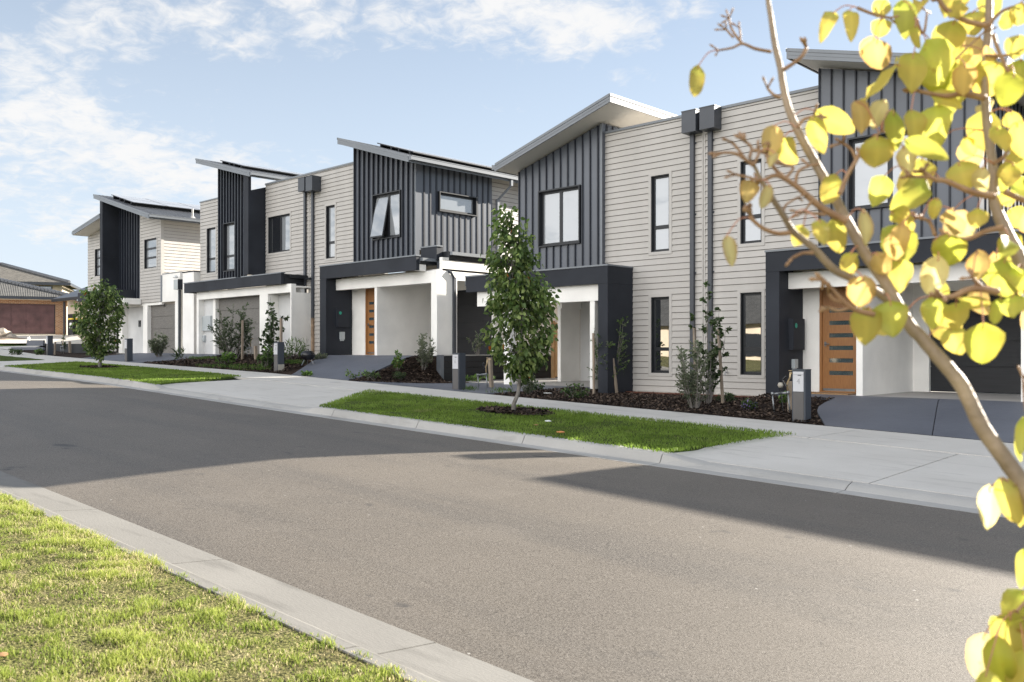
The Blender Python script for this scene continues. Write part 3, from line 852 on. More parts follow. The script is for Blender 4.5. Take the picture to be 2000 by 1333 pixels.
skillion(A, **rake1, y0=YR, y1=34, low='l')
# right tower
vw = (-7.86, -6.27, 4.30, 5.74)
b = MB()
b.prism([(ul,YT,3.4),(vw[0],YT,3.4),(vw[0],YT,f2(vw[0])-.24),(ul,YT,f2(ul)-.24)], (0,.15,0)); b.prism([(vw[1],YT,3.4),(ur,YT,3.4),(ur,YT,f2(ur)-.24),(vw[1],YT,f2(vw[1])-.24)], (0,.15,0))
b.box(vw[0], vw[1], YT, YT+.15, 3.4, vw[2]); b.prism([(vw[0],YT,vw[3]),(vw[1],YT,vw[3]),(vw[1],YT,f2(vw[1])-.24),(vw[0],YT,f2(vw[0])-.24)], (0,.15,0))
ribs_x(b, YT, ul, ur, 3.4, lambda X: f2(X)-.25, skip=[(vw[0]-.04, vw[1]+.04, vw[2]-.04, vw[3]+.04)], step=.262, w=.025, d=.042)
b.box(ul, ur, YT-.03, YT, 3.47, 3.56, 2)
# lit return of the right tower
sw = (19.3, 20.85, 5.0, 5.6)
def side_clad(b, X, y0, y1, z0, z1, sw):
    b.box(X-.15, X, y0, sw[0], z0, z1); b.box(X-.15, X, sw[1], y1, z0, z1); b.box(X-.15, X, sw[0], sw[1], z0, sw[2]); b.box(X-.15, X, sw[0], sw[1], sw[3], z1)
    ribs_y(b, X, y0, y1, z0, lambda Y: z1, skip=[(sw[0]-.04, sw[1]+.04, sw[2]-.04, sw[3]+.04)])
side_clad(b, ur, YT+.15, 21.6, 3.75, f2(ur)-.26, sw)
b.build('metal_cladding', ['cladding_metal', 'rib_metal', 'fascia_metal'], A)
b = MB(); boards(b, 'y', ur-.04, 21.6, 26, 3.4, f2(ur)-.24); b.build('weatherboard', ['weatherboard_paint', 'board_shade'], A)
simple(A, 'wall', 'trim_paint', (ur-.2, ur-.05, 21.6, 26, 3.4, f2(ur)-.26), (ul, ul+.1, YS+.2, 26, 3.4, 7.2), (ul+.1, ur-.2, 25.8, 26, 3.4, 6.4))
window(A, 'x', YT, *vw, mull=(.5,), hood=.075, trim=False, depth=.08)
window(A, 'y', ur, *sw, hood=.09, trim=False, depth=.06)
skillion(A, **rake2, y0=YR, y1=26.2, low='r')
# porch of the left unit: dark header and pier, white beam and posts
hx0, hx1 = -18.63, -13.53
simple(A, 'porch_header', 'dark_panel', (hx0, hx1, YHD, YHD+.12, 3.02, 3.45), (hx1-.12, hx1, YHD+.12, YS-.0, 3.02, 3.45))
simple(A, 'header_cap', 'fascia_metal', (hx0-.02, hx1+.015, YHD-.02, YHD+.16, 3.45, 3.49), (hx1-.14, hx1+.015, YHD+.16, YS-.03, 3.45, 3.49), (hx0-.012, hx0, YHD-.012, YHD+.16, 3.2, 3.45))
simple(A, 'porch_roof', 'roof_metal', (hx0, hx1-.12, YHD+.12, YT+.1, 3.30, 3.40))
simple(A, 'porch_pier', 'dark_panel', (-13.83, hx1, YHD+.004, YS, .24, 3.017))
simple(A, 'porch_beam', 'white_render', (-18.3, -13.84, YHD+.13, YHD+.33, 2.61, 3.018))
simple(A, 'porch_post', 'white_render', (-14.20, -14.05, YHD+.14, YHD+.32, .40, 2.606))
simple(A, 'porch_post', 'white_render', (xat(985,17.45), xat(997,17.45), YHD+.14, YHD+.38, .38, 2.606))
simple(A, 'porch_ceiling', 'white_render', (-18.3, -13.6, YHD+.34, 18.6, 2.86, 2.95), (-17.62, -13.6, 18.6, 21.2, 2.86, 2.95))
simple(A, 'porch_wall', 'white_render', (-17.62, -17.5, 20.1, 21.0, .42, 2.62))
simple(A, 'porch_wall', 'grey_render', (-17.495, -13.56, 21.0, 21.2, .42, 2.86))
simple(A, 'porch_wall', 'white_render', (-13.72, -13.56, YS+.22, 21.0, .3, 2.86)); simple(A, 'lintel', 'white_render', (-17.62, -17.45, 20.1, 21.2, 2.62, 2.86))
# porch of the right unit
gx0, gx1 = -9.30, -4.15
simple(A, 'porch_header', 'dark_panel', (gx0, gx1, YHD, YHD+.12, 3.03, 3.45), (gx0, gx0+.12, YHD+.12, YS-.03, 3.03, 3.45))
simple(A, 'header_cap', 'fascia_metal', (gx0-.015, gx1+.015, YHD-.02, YHD+.16, 3.45, 3.49))
simple(A, 'porch_roof', 'roof_metal', (gx0+.12, gx1, YHD+.12, YT+.1, 3.28, 3.38), (ur, gx1, YT+.1, 24, 3.45, 3.55))
pr = simple(A, 'porch_pier', 'dark_panel', (gx0, -8.99, YHD+.004, 18.37, .25, 3.026))
def unit_front(H, sx, zfl, ztop, pier_x, post_x0, post_x1, xside, y_garage=20.42, door=(1600, 1672), jamb=(1568, 1600), wl=(1672, 1684), shared_px=True):
    """entry recess: door, white wall to the carport, beam over, garage door behind"""
    d0, d1 = xat(door[0], 18.37)-.0, xat(door[1], 18.37)+.02
    w0, w1 = d1+.0, xat(wl[1], YW)
    zb_ = zfl+2.22
    simple(H, 'porch_beam', 'white_render', (pier_x, xside, YW, YW+.22, zb_, ztop))
    simple(H, 'entry_wall', 'white_render', (pier_x, d0, 18.37, 18.6, zfl, ztop), (d0, d1, 18.37, 18.6, zfl+2.27, ztop))
    simple(H, 'carport_wall', 'white_render', (w1-.13, w1, YW+.02, y_garage, zfl, zb_), (w1-.13, w1, YW+.222, y_garage, zb_, ztop))
    front_door(H, d0, d1, 18.41, zfl+.01, zfl+2.27)
    simple(H, 'garage_wall', 'white_render', (w1, w1+.34, y_garage, y_garage+.2, zfl, ztop), (w1+.34, xside, y_garage, y_garage+.2, zfl+2.2, ztop))
    garage_door(H, w1+.34, xside-.02, y_garage+.1, zfl+.01, zfl+2.2)
    simple(H, 'porch_post', 'white_render', (post_x0, post_x1, YW, YW+.5, zfl-.1, zb_))
    simple(H, 'porch_ceiling', 'white_render', (pier_x, xside, YW+.22, y_garage, ztop, ztop+.06))
    return d0, d1, w1
zfA = yz(-6, 17.7)+.018
dA = unit_front(A, 0, zfA, 3.02, -8.99, -4.55, -4.25, -4.25)
simple(A, 'side_wall', 'white_render', (-4.39, -4.25, YW+.5, YW+.95, zfA-.1, 3.0), (-4.39, -4.25, YW+.95, 20.3, 2.75, 3.0), (-4.39, -4.25, 20.3, 25.5, zfA-.1, 3.4))
meter_box(A, 'y', -8.99, onX(1540,650,-8.99).y, onX(1563,650,-8.99).y, onX(1550,684,-8.99).z, onX(1550,623,-8.99).z, 'dark_panel', .10)
junction_box(A, 'y', -8.99, onX(1549,710,-8.99).y, onX(1549,721,-8.99).z+.02, .14, .19)
b = MB(); t0 = onY(1422, 728, YS); b.tube([(t0.x,YS-.02,t0.z),(t0.x,YS-.12,t0.z),(t0.x,YS-.14,t0.z-.06)], .012, 6); b.box(t0.x-.03, t0.x+.03, YS-.1, YS-.08, t0.z+.02, t0.z+.035); b.build('garden_tap', 'steel', A)
simple(A, 'shadow_box', 'dark_panel', (-4.45, -4.0, 19.95, 20.3, 3.62, 5.5))  # unseen box added to throw the narrow shadow on the road
simple(A, 'parapet_block', 'dark_panel', (-5.3, -4.6, 17.95, 18.17, 3.4, 3.85)); simple(A, 'lower_roof', 'roof_metal', (ur, -4.25, 18.3, 25.6, 3.56, 3.64))
# doormat rests on the porch
b = MB(); b.box(dA[0]-.16, dA[1]+.06, 17.78, 18.34, zfA+.002, zfA+.022)
tag(b.build('doormat', 'doormat'), 'brown coir doormat before the timber door of the nearest townhouse', 'doormat')
# ------------------------------------------------------------------ building B (middle pair)
B = thing('townhouse', (-28.5, 18.3, 1.2), 'middle townhouse pair with an open tower window, a barbecue out front and dark upright fins', 'house')
zfB = yz(-23, 17.7)+.018
b0, b1 = xat(519.5, YS), -25.22
zPB = 7.84
wB = (xat(637.4,YS), xat(655,YS), zat(639,506,YS), zat(640,403,YS))
wW = (xat(523.5,YS)+.03, xat(567.2,YS), zat(567,490,YS), zat(567,417,YS))
jx = xat(605, YS)
EH2 = (-25.61, b1+.01, 1.0, 3.9); EH = (b0-.01, xat(569,17.5)-.07, 1.0, zat(549,554.7,YHD))
b = MB(); boards(b, 'x', YS, b0, jx-.04, 1.18, zPB, [wW, EH], zr=1.21); boards(b, 'x', YS, jx+.04, b1, 1.18, zPB, [wB, EH2], zr=1.21)
b.build('weatherboard', ['weatherboard_paint', 'board_shade'], B)
simple(B, 'joint_cover', 'trim_paint', (jx-.04, jx-.012, YS-.03, YS+.02, 1.18, zPB), (jx+.012, jx+.04, YS-.03, YS+.02, 1.18, zPB), (jx-.012, jx+.012, YS-.008, YS+.02, 1.18, zPB))
b = MB(); pierced(b, b0, b1, YS+.012, YS+.2, 1.1, zPB, [wB, wW, EH, EH2]); b.box(b0, b1, YS+.2, 25.8, 7.35, 7.42); b.box(b0, b1, 25.8, 26, 1.1, 7.6); b.build('wall', 'trim_paint', B)
simple(B, 'parapet_cap', 'fascia_metal', (b0, b1, YS-.05, YS+.22, zPB, zPB+.06))
window(B, 'x', YS, *wB, trans=(.30,)); window(B, 'x', YS, *wW, gl=['dark_glass', 'blind_glass'], mull=(.52,))
for (ia, ib, px, ya, yb) in ((582, 594.2, 598.5, 346.5, 372.5), (596.8, 609.5, 613.5, 343.5, 371.5)):
    Yr = YS-.40
    p = downpipe(B, xat(px, YS), YS-.02, 1.2, 7.7, .105, .08, zc=2.55, clips=(3.0, 4.4, 6.2))
    rainhead(p, xat(ia,Yr), xat(ib,Yr), Yr, YS-.022, zat(ib,yb,Yr), zat(ib,ya,Yr))
# right tower of B
rB = dict(xl=xat(660,YR), zl=zat(660,269.5,YR), xr=xat(810,YR)-.32, zr=zat(810,299,YR)-.02)
fB = raked(**rB)
pl, pr_ = -25.22, -21.95
tw = (xat(731.4,YT), xat(783.7,YT), zat(731.4,468.3,YT), zat(731.4,384,YT))
b = MB()
b.prism([(pl,YT,4.2),(tw[0],YT,4.2),(tw[0],YT,fB(tw[0])-.2),(pl,YT,fB(pl)-.2)], (0,.15,0)); b.prism([(tw[1],YT,4.2),(pr_,YT,4.2),(pr_,YT,fB(pr_)-.2),(tw[1],YT,fB(tw[1])-.2)], (0,.15,0))
b.box(tw[0], tw[1], YT, YT+.15, 4.2, tw[2]); b.prism([(tw[0],YT,tw[3]),(tw[1],YT,tw[3]),(tw[1],YT,fB(tw[1])-.2),(tw[0],YT,fB(tw[0])-.2)], (0,.15,0))
ribs_x(b, YT, pl, pr_, 4.2, lambda X: fB(X)-.21, step=.262, d=.075, w=.035, skip=[(tw[0]-.04, tw[1]+.04, tw[2]-.04, tw[3]+.04)])
b.box(pr_-.10, pr_+.012, YT-.02, YT, 4.2, fB(pr_)-.21, 2); b.box(pl, pr_, YT-.03, YT, 4.245, 4.33, 2)
sw = (19.16, 20.77, 5.93, 6.51)
side_clad(b, pr_, YT+.15, 21.6, 4.58, fB(pr_)-.2, sw)
b.build('metal_cladding', ['cladding_metal', 'rib_metal', 'fascia_metal'], B)
b = MB(); boards(b, 'y', pr_-.05, 21.62, 26, 4.5, fB(pr_)-.2); b.build('weatherboard', ['weatherboard_paint', 'board_shade'], B)
simple(B, 'wall', 'trim_paint', (pr_-.2, pr_-.06, 21.62, 26, 4.5, fB(pr_)-.2), (pl, pl+.1, YS+.2, 26, 4.2, 8.0), (pl+.1, pr_-.2, 25.8, 26, 4.3, 7.2))
window(B, 'x', YT, *tw, mull=(.52,), hood=.08, trim=False, depth=.07, open_sash=True)
window(B, 'y', pr_, *sw, hood=.10, trim=False, depth=.05)
ro = skillion(B, **rB, y0=YR, y1=26.2, low='r')
solar(ro, rB['xl'], rB['zl'], rB['xr'], rB['zr'], 18.6, 2, 4, u0=.75, lift=.09)
pdn = MB(); pdn.box(rB['xr']+.03, rB['xr']+.12, 21.95, 22.04, fB(pr_)-.52, fB(pr_)-.2)
pdn.tube([(rB['xr']+.07,22.0,fB(pr_)-.5),(pr_+.05,21.85,fB(pr_)-.95)], .045, 4); pdn.box(pr_-.02, pr_+.08, 21.8, 21.9, 4.5, fB(pr_)-.93)
pdn.build('downpipe', 'fascia_metal', B)
# porch of the right unit of B
q0, q1 = -25.98, -20.83
simple(B, 'porch_header', 'dark_panel', (q0, q1, YHD, YHD+.12, 3.80, 4.22), (q0, q0+.12, YHD+.12, YS-.03, 3.80, 4.22))
simple(B, 'header_joint', 'black_frame', (xat(713,YHD)-.006, xat(713,YHD)+.006, YHD-.002, YHD+.01, 3.80, 4.22))
simple(B, 'header_cap', 'fascia_metal', (q0-.015, q1+.02, YHD-.02, YHD+.16, 4.22, 4.26))
simple(B, 'porch_roof', 'roof_metal', (q0+.12, q1, YHD+.12, YT+.1, 4.02, 4.12))
b = MB(); b.box(q1, q1+.02, YHD+.16, 18.9, 3.99, 4.16, 0); b.box(q1+.02, q1+.14, YHD+.14, 18.95, 4.08, 4.17, 1); b.build('gutter', ['black_frame', 'fascia_metal'], B)
simple(B, 'porch_beam', 'white_render', (q1-.25, q1-.02, YHD+.13, YW-.01, 3.79, 3.985))
simple(B, 'porch_pier', 'dark_panel', (q0, -25.61, YHD+.004, 18.4, 1.05, 3.796))
xs1 = -20.35
dB = unit_front(B, 0, zfB, 3.79, -25.61, -20.62, xs1, xs1, door=(713, 730.5), wl=(730.5, 735.3))
simple(B, 'side_wall', 'white_render', (xs1-.14, xs1, YW+.5, 18.52, zfB-.1, 4.2), (xs1-.14, xs1, 18.52, 20.15, zfB+2.32, 4.2), (xs1-.14, xs1, 20.15, 25.5, zfB-.1, 4.2), (xs1-.14, xs1, YW+.222, YW+.5, zfB+2.222, 4.2))
simple(B, 'lower_roof', 'roof_metal', (pr_, xs1-.0, 18.3, 25.6, 4.30, 4.40))
b = MB(); b.box(xs1, xs1+.02, 18.2, 25.6, 4.12, 4.32, 0); b.box(xs1+.02, xs1+.14, 18.2, 25.6, 4.28, 4.38, 1); b.box(xs1-1.4, xs1+.02, 18.18, 18.2, 4.12, 4.40, 0); b.build('gutter', ['black_frame', 'fascia_metal'], B)
simple(B, 'parapet_block', 'dark_panel', (xat(822,17.95), xat(853,17.95), 17.95, 18.17, 4.13, 4.55)); simple(B, 'parapet_cap', 'fascia_metal', (xat(822,17.95)-.02, xat(853,17.95)+.03, 17.93, 18.175, 4.55, 4.59))
dp = MB(); yy_ = YW+.62
dp.box(xs1+.0, xs1+.08, yy_, yy_+.09, zfB+.05, 3.6); dp.tube([(xs1+.04,yy_+.04,3.58),(xs1+.06,yy_-.1,3.74),(q1+.3,YW+.3,3.9)], .05, 4); dp.box(q1+.2, q1+.34, YW+.24, YW+.36, 3.85, 4.07)
dp.build('downpipe', 'pipe_metal', B)
meter_box(B, 'y', -25.61, onX(656,620,-25.61).y, onX(679,620,-25.61).y, onX(665,640,-25.61).z, onX(665,603.5,-25.61).z, 'dark_panel', .08)
junction_box(B, 'y', -25.61, onX(667,655,-25.61).y, onX(667,663.5,-25.61).z, .17, .26)
# left unit of B: fin, battened tower with its own roof, boarded wing
r1 = dict(xl=xat(383,YR), zl=zat(383,310,YR), xr=xat(487,YR), zr=zat(487,335,YR))
f3 = raked(**r1)
YF = 17.6
n0, n1 = xat(428.5,YT), xat(476,YT)
tw = (xat(439.5,YT), xat(461,YT), zat(440,530,YT), zat(440,439,YT))
b = MB(); zt0 = 4.0
b.prism([(n0,YT,zt0),(tw[0],YT,zt0),(tw[0],YT,f3(tw[0])-.2),(n0,YT,f3(n0)-.2)], (0,.15,0)); b.prism([(tw[1],YT,zt0),(n1,YT,zt0),(n1,YT,f3(n1)-.2),(tw[1],YT,f3(tw[1])-.2)], (0,.15,0))
b.box(tw[0], tw[1], YT, YT+.15, zt0, tw[2]); b.prism([(tw[0],YT,tw[3]),(tw[1],YT,tw[3]),(tw[1],YT,f3(tw[1])-.2),(tw[0],YT,f3(tw[0])-.2)], (0,.15,0))
ribs_x(b, YT, n0, n1, zt0, lambda X: f3(X)-.21, step=.235, d=.085, w=.05, skip=[(tw[0]-.05, tw[1]+.05, tw[2]-.04, tw[3]+.04)])
b.build('metal_cladding', ['cladding_metal', 'rib_metal'], B)
window(B, 'x', YT, *tw, trans=(.31,), hood=.08, trim=False, depth=.08)
# fin wall: front post to the roof, side falling short of the roof behind it
fx0, fx1 = xat(476,YF), xat(485,YF)
yb_ = YS
zt = onX(485,371,fx1).z; ztb = onX(520,357,fx1).z
b = MB(); b.box(fx0, fx1, YF, YF+.12, 4.3, f3(fx0)-.2)
b.prism([(fx1-.14,YF+.12,4.3),(fx1-.14,yb_+.3,4.3),(fx1-.14,yb_+.3,zPB+.02),(fx1-.14,YF+.12,zt)], (.14,0,0))
b.build('fin_wall', 'dark_panel', B)
ro = skillion(B, **r1, y0=YR, y1=25.5, low='r', th=.2)
solar(ro, r1['xl'], r1['zl'], r1['xr'], r1['zr'], 18.2, 2, 4, u0=.75, lift=.09, ph=.98)
m0 = xat(391.6,YS); zPl = zat(391.6,397,YS)
wl_ = (xat(404.6,YS), xat(422,YS), zat(405,534,YS), zat(405,447,YS))
b = MB(); boards(b, 'x', YS, m0, n0+.1, 4.0, zPl, [wl_], zr=3.9); b.build('weatherboard', ['weatherboard_paint', 'board_shade'], B)
b = MB(); pierced(b, m0, n0+.1, YS+.012, YS+.2, 3.9, zPl, [wl_]); b.box(m0, m0+.15, YS+.2, 25.5, 3.9, zPl); b.box(m0, n0, YS+.2, 25.5, zPl-.5, zPl-.42)
b.box(n0, n1, 25.3, 25.5, 3.9, 7.5); b.build('wall', 'trim_paint', B)
simple(B, 'parapet_cap', 'fascia_metal', (m0-.02, n0+.1, YS-.04, YS+.22, zPl, zPl+.05))
window(B, 'x', YS, *wl_, trans=(.31,))
h0, h1 = xat(359.5,YHD), xat(549,YHD)
zh1, zh0 = zat(549,533.7,YHD), zat(549,554.7,YHD)
simple(B, 'porch_header', 'dark_panel', (h0, h1, YHD, YHD+.12, zh0, zh1), (h0, h0+.12, YHD+.12, YS, zh0, zh1))
b = MB()
for px in (406, 492): b.box(xat(px,YHD)-.006, xat(px,YHD)+.006, YHD-.002, YHD+.01, zh0, zh1)
b.build('header_joint', 'black_frame', B)
simple(B, 'header_cap', 'fascia_metal', (h0-.02, fx0-.02, YHD-.02, YHD+.16, zh1, zh1+.04), (fx1+.02, h1+.02, YHD-.02, YHD+.16, zh1, zh1+.04))
simple(B, 'porch_roof', 'roof_metal', (h0+.12, h1, YHD+.12, YS-.03, zh1-.16, zh1-.06))
xe = xat(589, YS-.1)
b = MB(); b.box(h1, h1+.02, YHD+.12, YS-.03, zh0, zh1-.02); b.box(h1+.02, h1+.16, YHD+.3, YS-.03, zh1-.16, zh1-.04); b.box(h1+.16, h1+.5, YS-.2, YS-.1, zh1-.22, zh1-.14); b.build('gutter', 'black_frame', B)
zcB = zh0
p0, p1 = xat(384,YW-.2), xat(569,YW-.2)
yq = YW-.2
z_op = zat(470,579,yq)
simple(B, 'porch_beam', 'white_render', (p0, p1, yq, yq+.2, z_op, zcB))
g0, g1 = xat(391,yq), xat(507,yq)
simple(B, 'porch_post', 'white_render', (p0, xat(388,yq), yq, yq+.3, zfB-.1, z_op)); simple(B, 'porch_post', 'white_render', (g1, xat(523,yq), yq, yq+.5, zfB-.1, z_op)); simple(B, 'porch_post', 'white_render', (p1-.06, p1, yq, YS-.02, zfB-.1, z_op))
yg = yq+.24
ga, gb_ = xat(423,yg), xat(511,yg)
simple(B, 'garage_wall', 'grey_render', (xat(385,yq), xat(418,yg), yg, yg+.2, zfB-.1, z_op)); simple(B, 'garage_jamb', 'white_render', (xat(418,yg), ga, yg-.05, yg+.2, zfB-.1, z_op))
garage_door(B, ga, gb_, yg+.1, zfB, z_op+.1, 'grain_door', 4)
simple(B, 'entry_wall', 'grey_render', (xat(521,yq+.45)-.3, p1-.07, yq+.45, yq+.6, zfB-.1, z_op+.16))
simple(B, 'porch_ceiling', 'white_render', (p0, p1, yq+.2, YS+.3, z_op+.18, z_op+.24))
meter_box(B, 'x', yg, xat(393.5,yg), xat(414.5,yg), zat(404,647,yg), zat(404,617.5,yg))
junction_box(B, 'x', yg, xat(400.5,yg), zat(400,666.5,yg), .16, .23)
# party wall beyond the boarded wing
b = MB(); pipe_x = xat(382, yq)
b.box(pipe_x-.1, pipe_x-.02, yq+.1, yq+.2, zfB, 3.35); b.tube([(pipe_x-.06,yq+.15,3.33),(pipe_x+.1,yq+.1,3.55),(pipe_x+.55,yq+.1,3.75)], .045, 4); b.build('downpipe', 'black_frame', B)
# ------------------------------------------------------------------ building C (farthest pair)
C_ = thing('townhouse', (-43, 18.3, 1.25), 'farthest townhouse pair with a dark blade wall and large solar panels on its roof', 'house')
zfC = 1.22
c0, c1 = xat(274.5,YS), xat(315,YS)
cb0, cb1 = xat(230,YS), c0
rC = dict(xl=xat(183,YR), zl=zat(183,380,YR), xr=xat(290,YR), zr=zat(290,418,YR))
fC = raked(**rC)
zbo = zat(300,590.5,YS)
wC = (xat(282.5,YS), xat(306.5,YS), zat(283,526,YS), zat(283,469,YS))
b = MB(); boards(b, 'x', YS, c0, c1, zbo, 8.6, [wC], top=((c0, fC(c0)-.2), (c1, fC(c1)-.2)), zr=zbo); b.build('weatherboard', ['weatherboard_paint', 'board_shade'], C_)
b = MB(); pierced(b, c0-.1, c1, YS+.012, YS+.2, zbo, wC[3]+.1, [wC]); b.prism([(c0-.1,YS+.012,wC[3]+.1),(c1,YS+.012,wC[3]+.1),(c1,YS+.012,fC(c1)-.21),(c0-.1,YS+.012,fC(c0-.1)-.21)], (0,.18,0))
b.box(c1-.15, c1-.012, YS+.2, 26, 3.4, fC(c1)-.22); b.box(cb0, c1-.15, 25.8, 26, 3.4, 7.2); b.build('wall', 'trim_paint', C_)
window(C_, 'x', YS, *wC, trans=(.36,.68))
b = MB(); boards(b, 'y', c1, YS+.13, 26, 3.5, fC(c1)-.2); b.build('weatherboard', ['weatherboard_paint', 'board_shade'], C_)
simple(C_, 'corner_trim', 'trim_paint', (c1-.02, c1+.035, YS-.03, YS+.12, zat(315,538,YS), fC(c1)-.21)); simple(C_, 'corner_trim', 'fascia_metal', (c1-.02, c1+.1, YS-.03, YS+.1, zbo, zat(315,538,YS)))
b = MB(); b.prism([(cb0,YS+.02,zbo),(cb1,YS+.02,zbo),(cb1,YS+.02,fC(cb1)-.21),(cb0,YS+.02,fC(cb0)-.21)], (0,.15,0))
ribs_x(b, YS+.02, cb0, cb1-.02, zbo, lambda X: fC(X)-.22, step=.3, d=.09, w=.05); b.build('metal_cladding', ['cladding_metal', 'rib_metal'], C_)
ro = skillion(C_, **rC, y0=YR, y1=26, low='r')
solar(ro, rC['xl'], rC['zl'], rC['xr'], rC['zr'], 18.0, 2, 5, u0=.95, ph=1.35, pw=1.7, lift=.15)
b = MB(); v = onX(378, 425, rC['xr']-.4); b.tube([(rC['xr']-.5, v.y, fC(rC['xr']-.5)-.05), (rC['xr']-.5, v.y, fC(rC['xr']-.5)+.42)], .05, 8); b.tube([(rC['xr']-.5, v.y, fC(rC['xr']-.5)-.05), (rC['xr']-.5, v.y, fC(rC['xr']-.5)+.06)], [.16,.06], 8); b.build('vent_pipe', 'trim_paint', C_)
# blade wall standing forward of the facade
fxr = xat(232, YS-.02); YB = onX(200, 600, fxr).y
b = MB(); zbl = zat(232, 567, YS)
b.prism([(fxr-.32,YB,3.9),(fxr,YB,3.9),(fxr,YB,fC(fxr)-.21),(fxr-.32,YB,fC(fxr-.32)-.21)], (0, YS+.1-YB, 0)); b.build('blade_wall', 'dark_panel', C_)
b = MB(); b.box(fxr, fxr+.004, YB+.02, YS, 6.0, 6.02); b.build('panel_joint', 'black_frame', C_)
# left unit of C
rL = dict(xl=xat(141.5,YR), zl=zat(141.5,452,YR), xr=fxr-.33, zr=zat(194,418,YR))
fL = raked(**rL)
l0 = xat(172, YS)
wL = (xat(186,YS), xat(186,YS)+.75, zat(190,540,YS), zat(190,487,YS))
b = MB(); boards(b, 'x', YS, l0, fxr-.3, 1.3, 8.4, [wL], top=((l0, fL(l0)-.2), (fxr-.3, fL(fxr-.3)-.2)), zr=1.3); b.build('weatherboard', ['weatherboard_paint', 'board_shade'], C_)
b = MB(); b.prism([(l0,YS+.012,1.2),(wL[0],YS+.012,1.2),(wL[0],YS+.012,fL(wL[0])-.21),(l0,YS+.012,fL(l0)-.21)], (0,.18,0)); b.box(wL[0], fxr-.3, YS+.16, YS+.3, 1.2, 6.6)
b.box(l0, l0+.1, YS+.2, 26, 1.2, fL(l0)-.21); b.build('wall', 'trim_paint', C_)
window(C_, 'x', YS, *wL, trans=(.36,.68))
skillion(C_, **rL, y0=YR, y1=26, low='l')
h0, h1 = xat(152,YHD), xat(222,YHD)
zt_, zb2 = zat(152,573,YHD), zat(152,590,YHD)
hr = onX(249, 575, h1).y
simple(C_, 'porch_header', 'dark_panel', (h0, h1, YHD, YHD+.12, zb2, zt_), (h1-.12, h1, YHD+.12, YS-.02, zb2, zt_))
simple(C_, 'header_cap', 'fascia_metal', (h0-.02, h1+.02, YHD-.02, YHD+.16, zt_, zt_+.04))
simple(C_, 'porch_roof', 'roof_metal', (h0, h1-.12, YHD+.12, YS-.03, zt_-.16, zt_-.06))
simple(C_, 'porch_beam', 'white_render', (h0+.9, h1+.7, YHD+.2, YS-.03, zb2-.28, zb2-.001))
# ground floor of the right unit: recess, post, garage
y1_ = YS+.1
simple(C_, 'lintel', 'white_render', (xat(231,YS), c1, YS+.03, YS+.2, zbo-.14, zbo-.004))
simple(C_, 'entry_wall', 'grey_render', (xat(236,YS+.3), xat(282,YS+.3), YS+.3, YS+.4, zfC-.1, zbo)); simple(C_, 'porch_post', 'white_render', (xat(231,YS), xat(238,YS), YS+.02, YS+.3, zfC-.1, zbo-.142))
g0 = xat(278.5,YS); g1 = xat(287,YS)
simple(C_, 'porch_post', 'white_render', (g0, g1, YS+.02, YS+.24, zfC-.1, zbo-.142))
gd1 = xat(350, YS+.2)
garage_door(C_, xat(291,YS+.2), gd1, YS+.20, zfC, zat(320,594.5,YS+.2), 'grain_door', 4)
simple(C_, 'garage_jamb', 'grey_box', (xat(287.5,YS+.15), xat(292,YS+.15), YS+.15, YS+.199, zfC, zbo-.145))
gp0, gp1 = c1+.11, xat(351.5,YS)
zpar = zat(330,535,YS)
simple(C_, 'garage_wall', 'white_render', (gp0, gp1, YS, YS+.2, zat(330,589.5,YS), zpar), (gd1, gp1, YS, YS+.5, zfC-.1, zat(330,589.5,YS)-.002), (c1, gp0, YS+.04, YS+.2, zat(330,589.5,YS), zpar-.3))
simple(C_, 'parapet_cap', 'fascia_metal', (gp0, gp1, YS-.02, YS+.2, zpar, zpar+.04))
Yp = YS-.25
simple(C_, 'garage_wall', 'white_render', (xat(357,Yp), xat(378.5,Yp), Yp, Yp+.4, zfC-.1, zat(360,533.5,Yp)))
simple(C_, 'parapet_cap', 'dark_panel', (xat(357,Yp)-.02, xat(378.5,Yp)+.02, Yp-.02, Yp+.4, zat(360,533.5,Yp), zat(360,533.5,Yp)+.05))
simple(C_, 'garage_wall', 'white_render', (xat(378.5,YS+.3), xat(394,YS+.3), YS+.3, YS+.5, zfC-.1, zat(385,534,YS+.3)))
simple(C_, 'floor_slab', 'concrete', (xat(231,YS), xat(378,YS), YS-.1, 26, zfC-.4, zfC+.0), (gp0, xat(394,YS), YS+.21, 26, zpar-.4, zpar-.3))
Yh = YS-.3
p = downpipe(C_, xat(353.3,YS), YS-.02, zfC, zat(350,565,YS), .11, .09)
b = MB(); b.box(xat(339,Yh), xat(347.5,Yh), Yh, YS-.02, zat(340,566,Yh), zat(340,547,Yh)); b.build('rain_head', 'grey_box', p)
b = MB(); b.box(xat(347.5,Yh)+.002, xat(347.5,Yh)+.03, Yh-.01, YS-.02, zat(340,566,Yh)-.01, zat(340,547,Yh)+.01); b.build('rain_head', 'dark_panel', p)
b = MB(); q = onY(343, 542.5, Yh+.1); b.lathe([(0,-.04),(.1,-.02),(.12,.02),(.05,.1),(0,.11)], q, 10); b.build('wall_light', 'white_plastic', C_, smooth=True)
b = MB(); q = onY(273.5, 632.5, YS+.3); b.box(q.x-.11, q.x+.11, YS+.26, YS+.3, q.z-.16, q.z+.16); b.box(q.x-.05, q.x+.05, YS+.24, YS+.26, q.z-.02, q.z+.1); b.build('intercom', 'black_frame', C_)
p = onY(351, 640, YS)

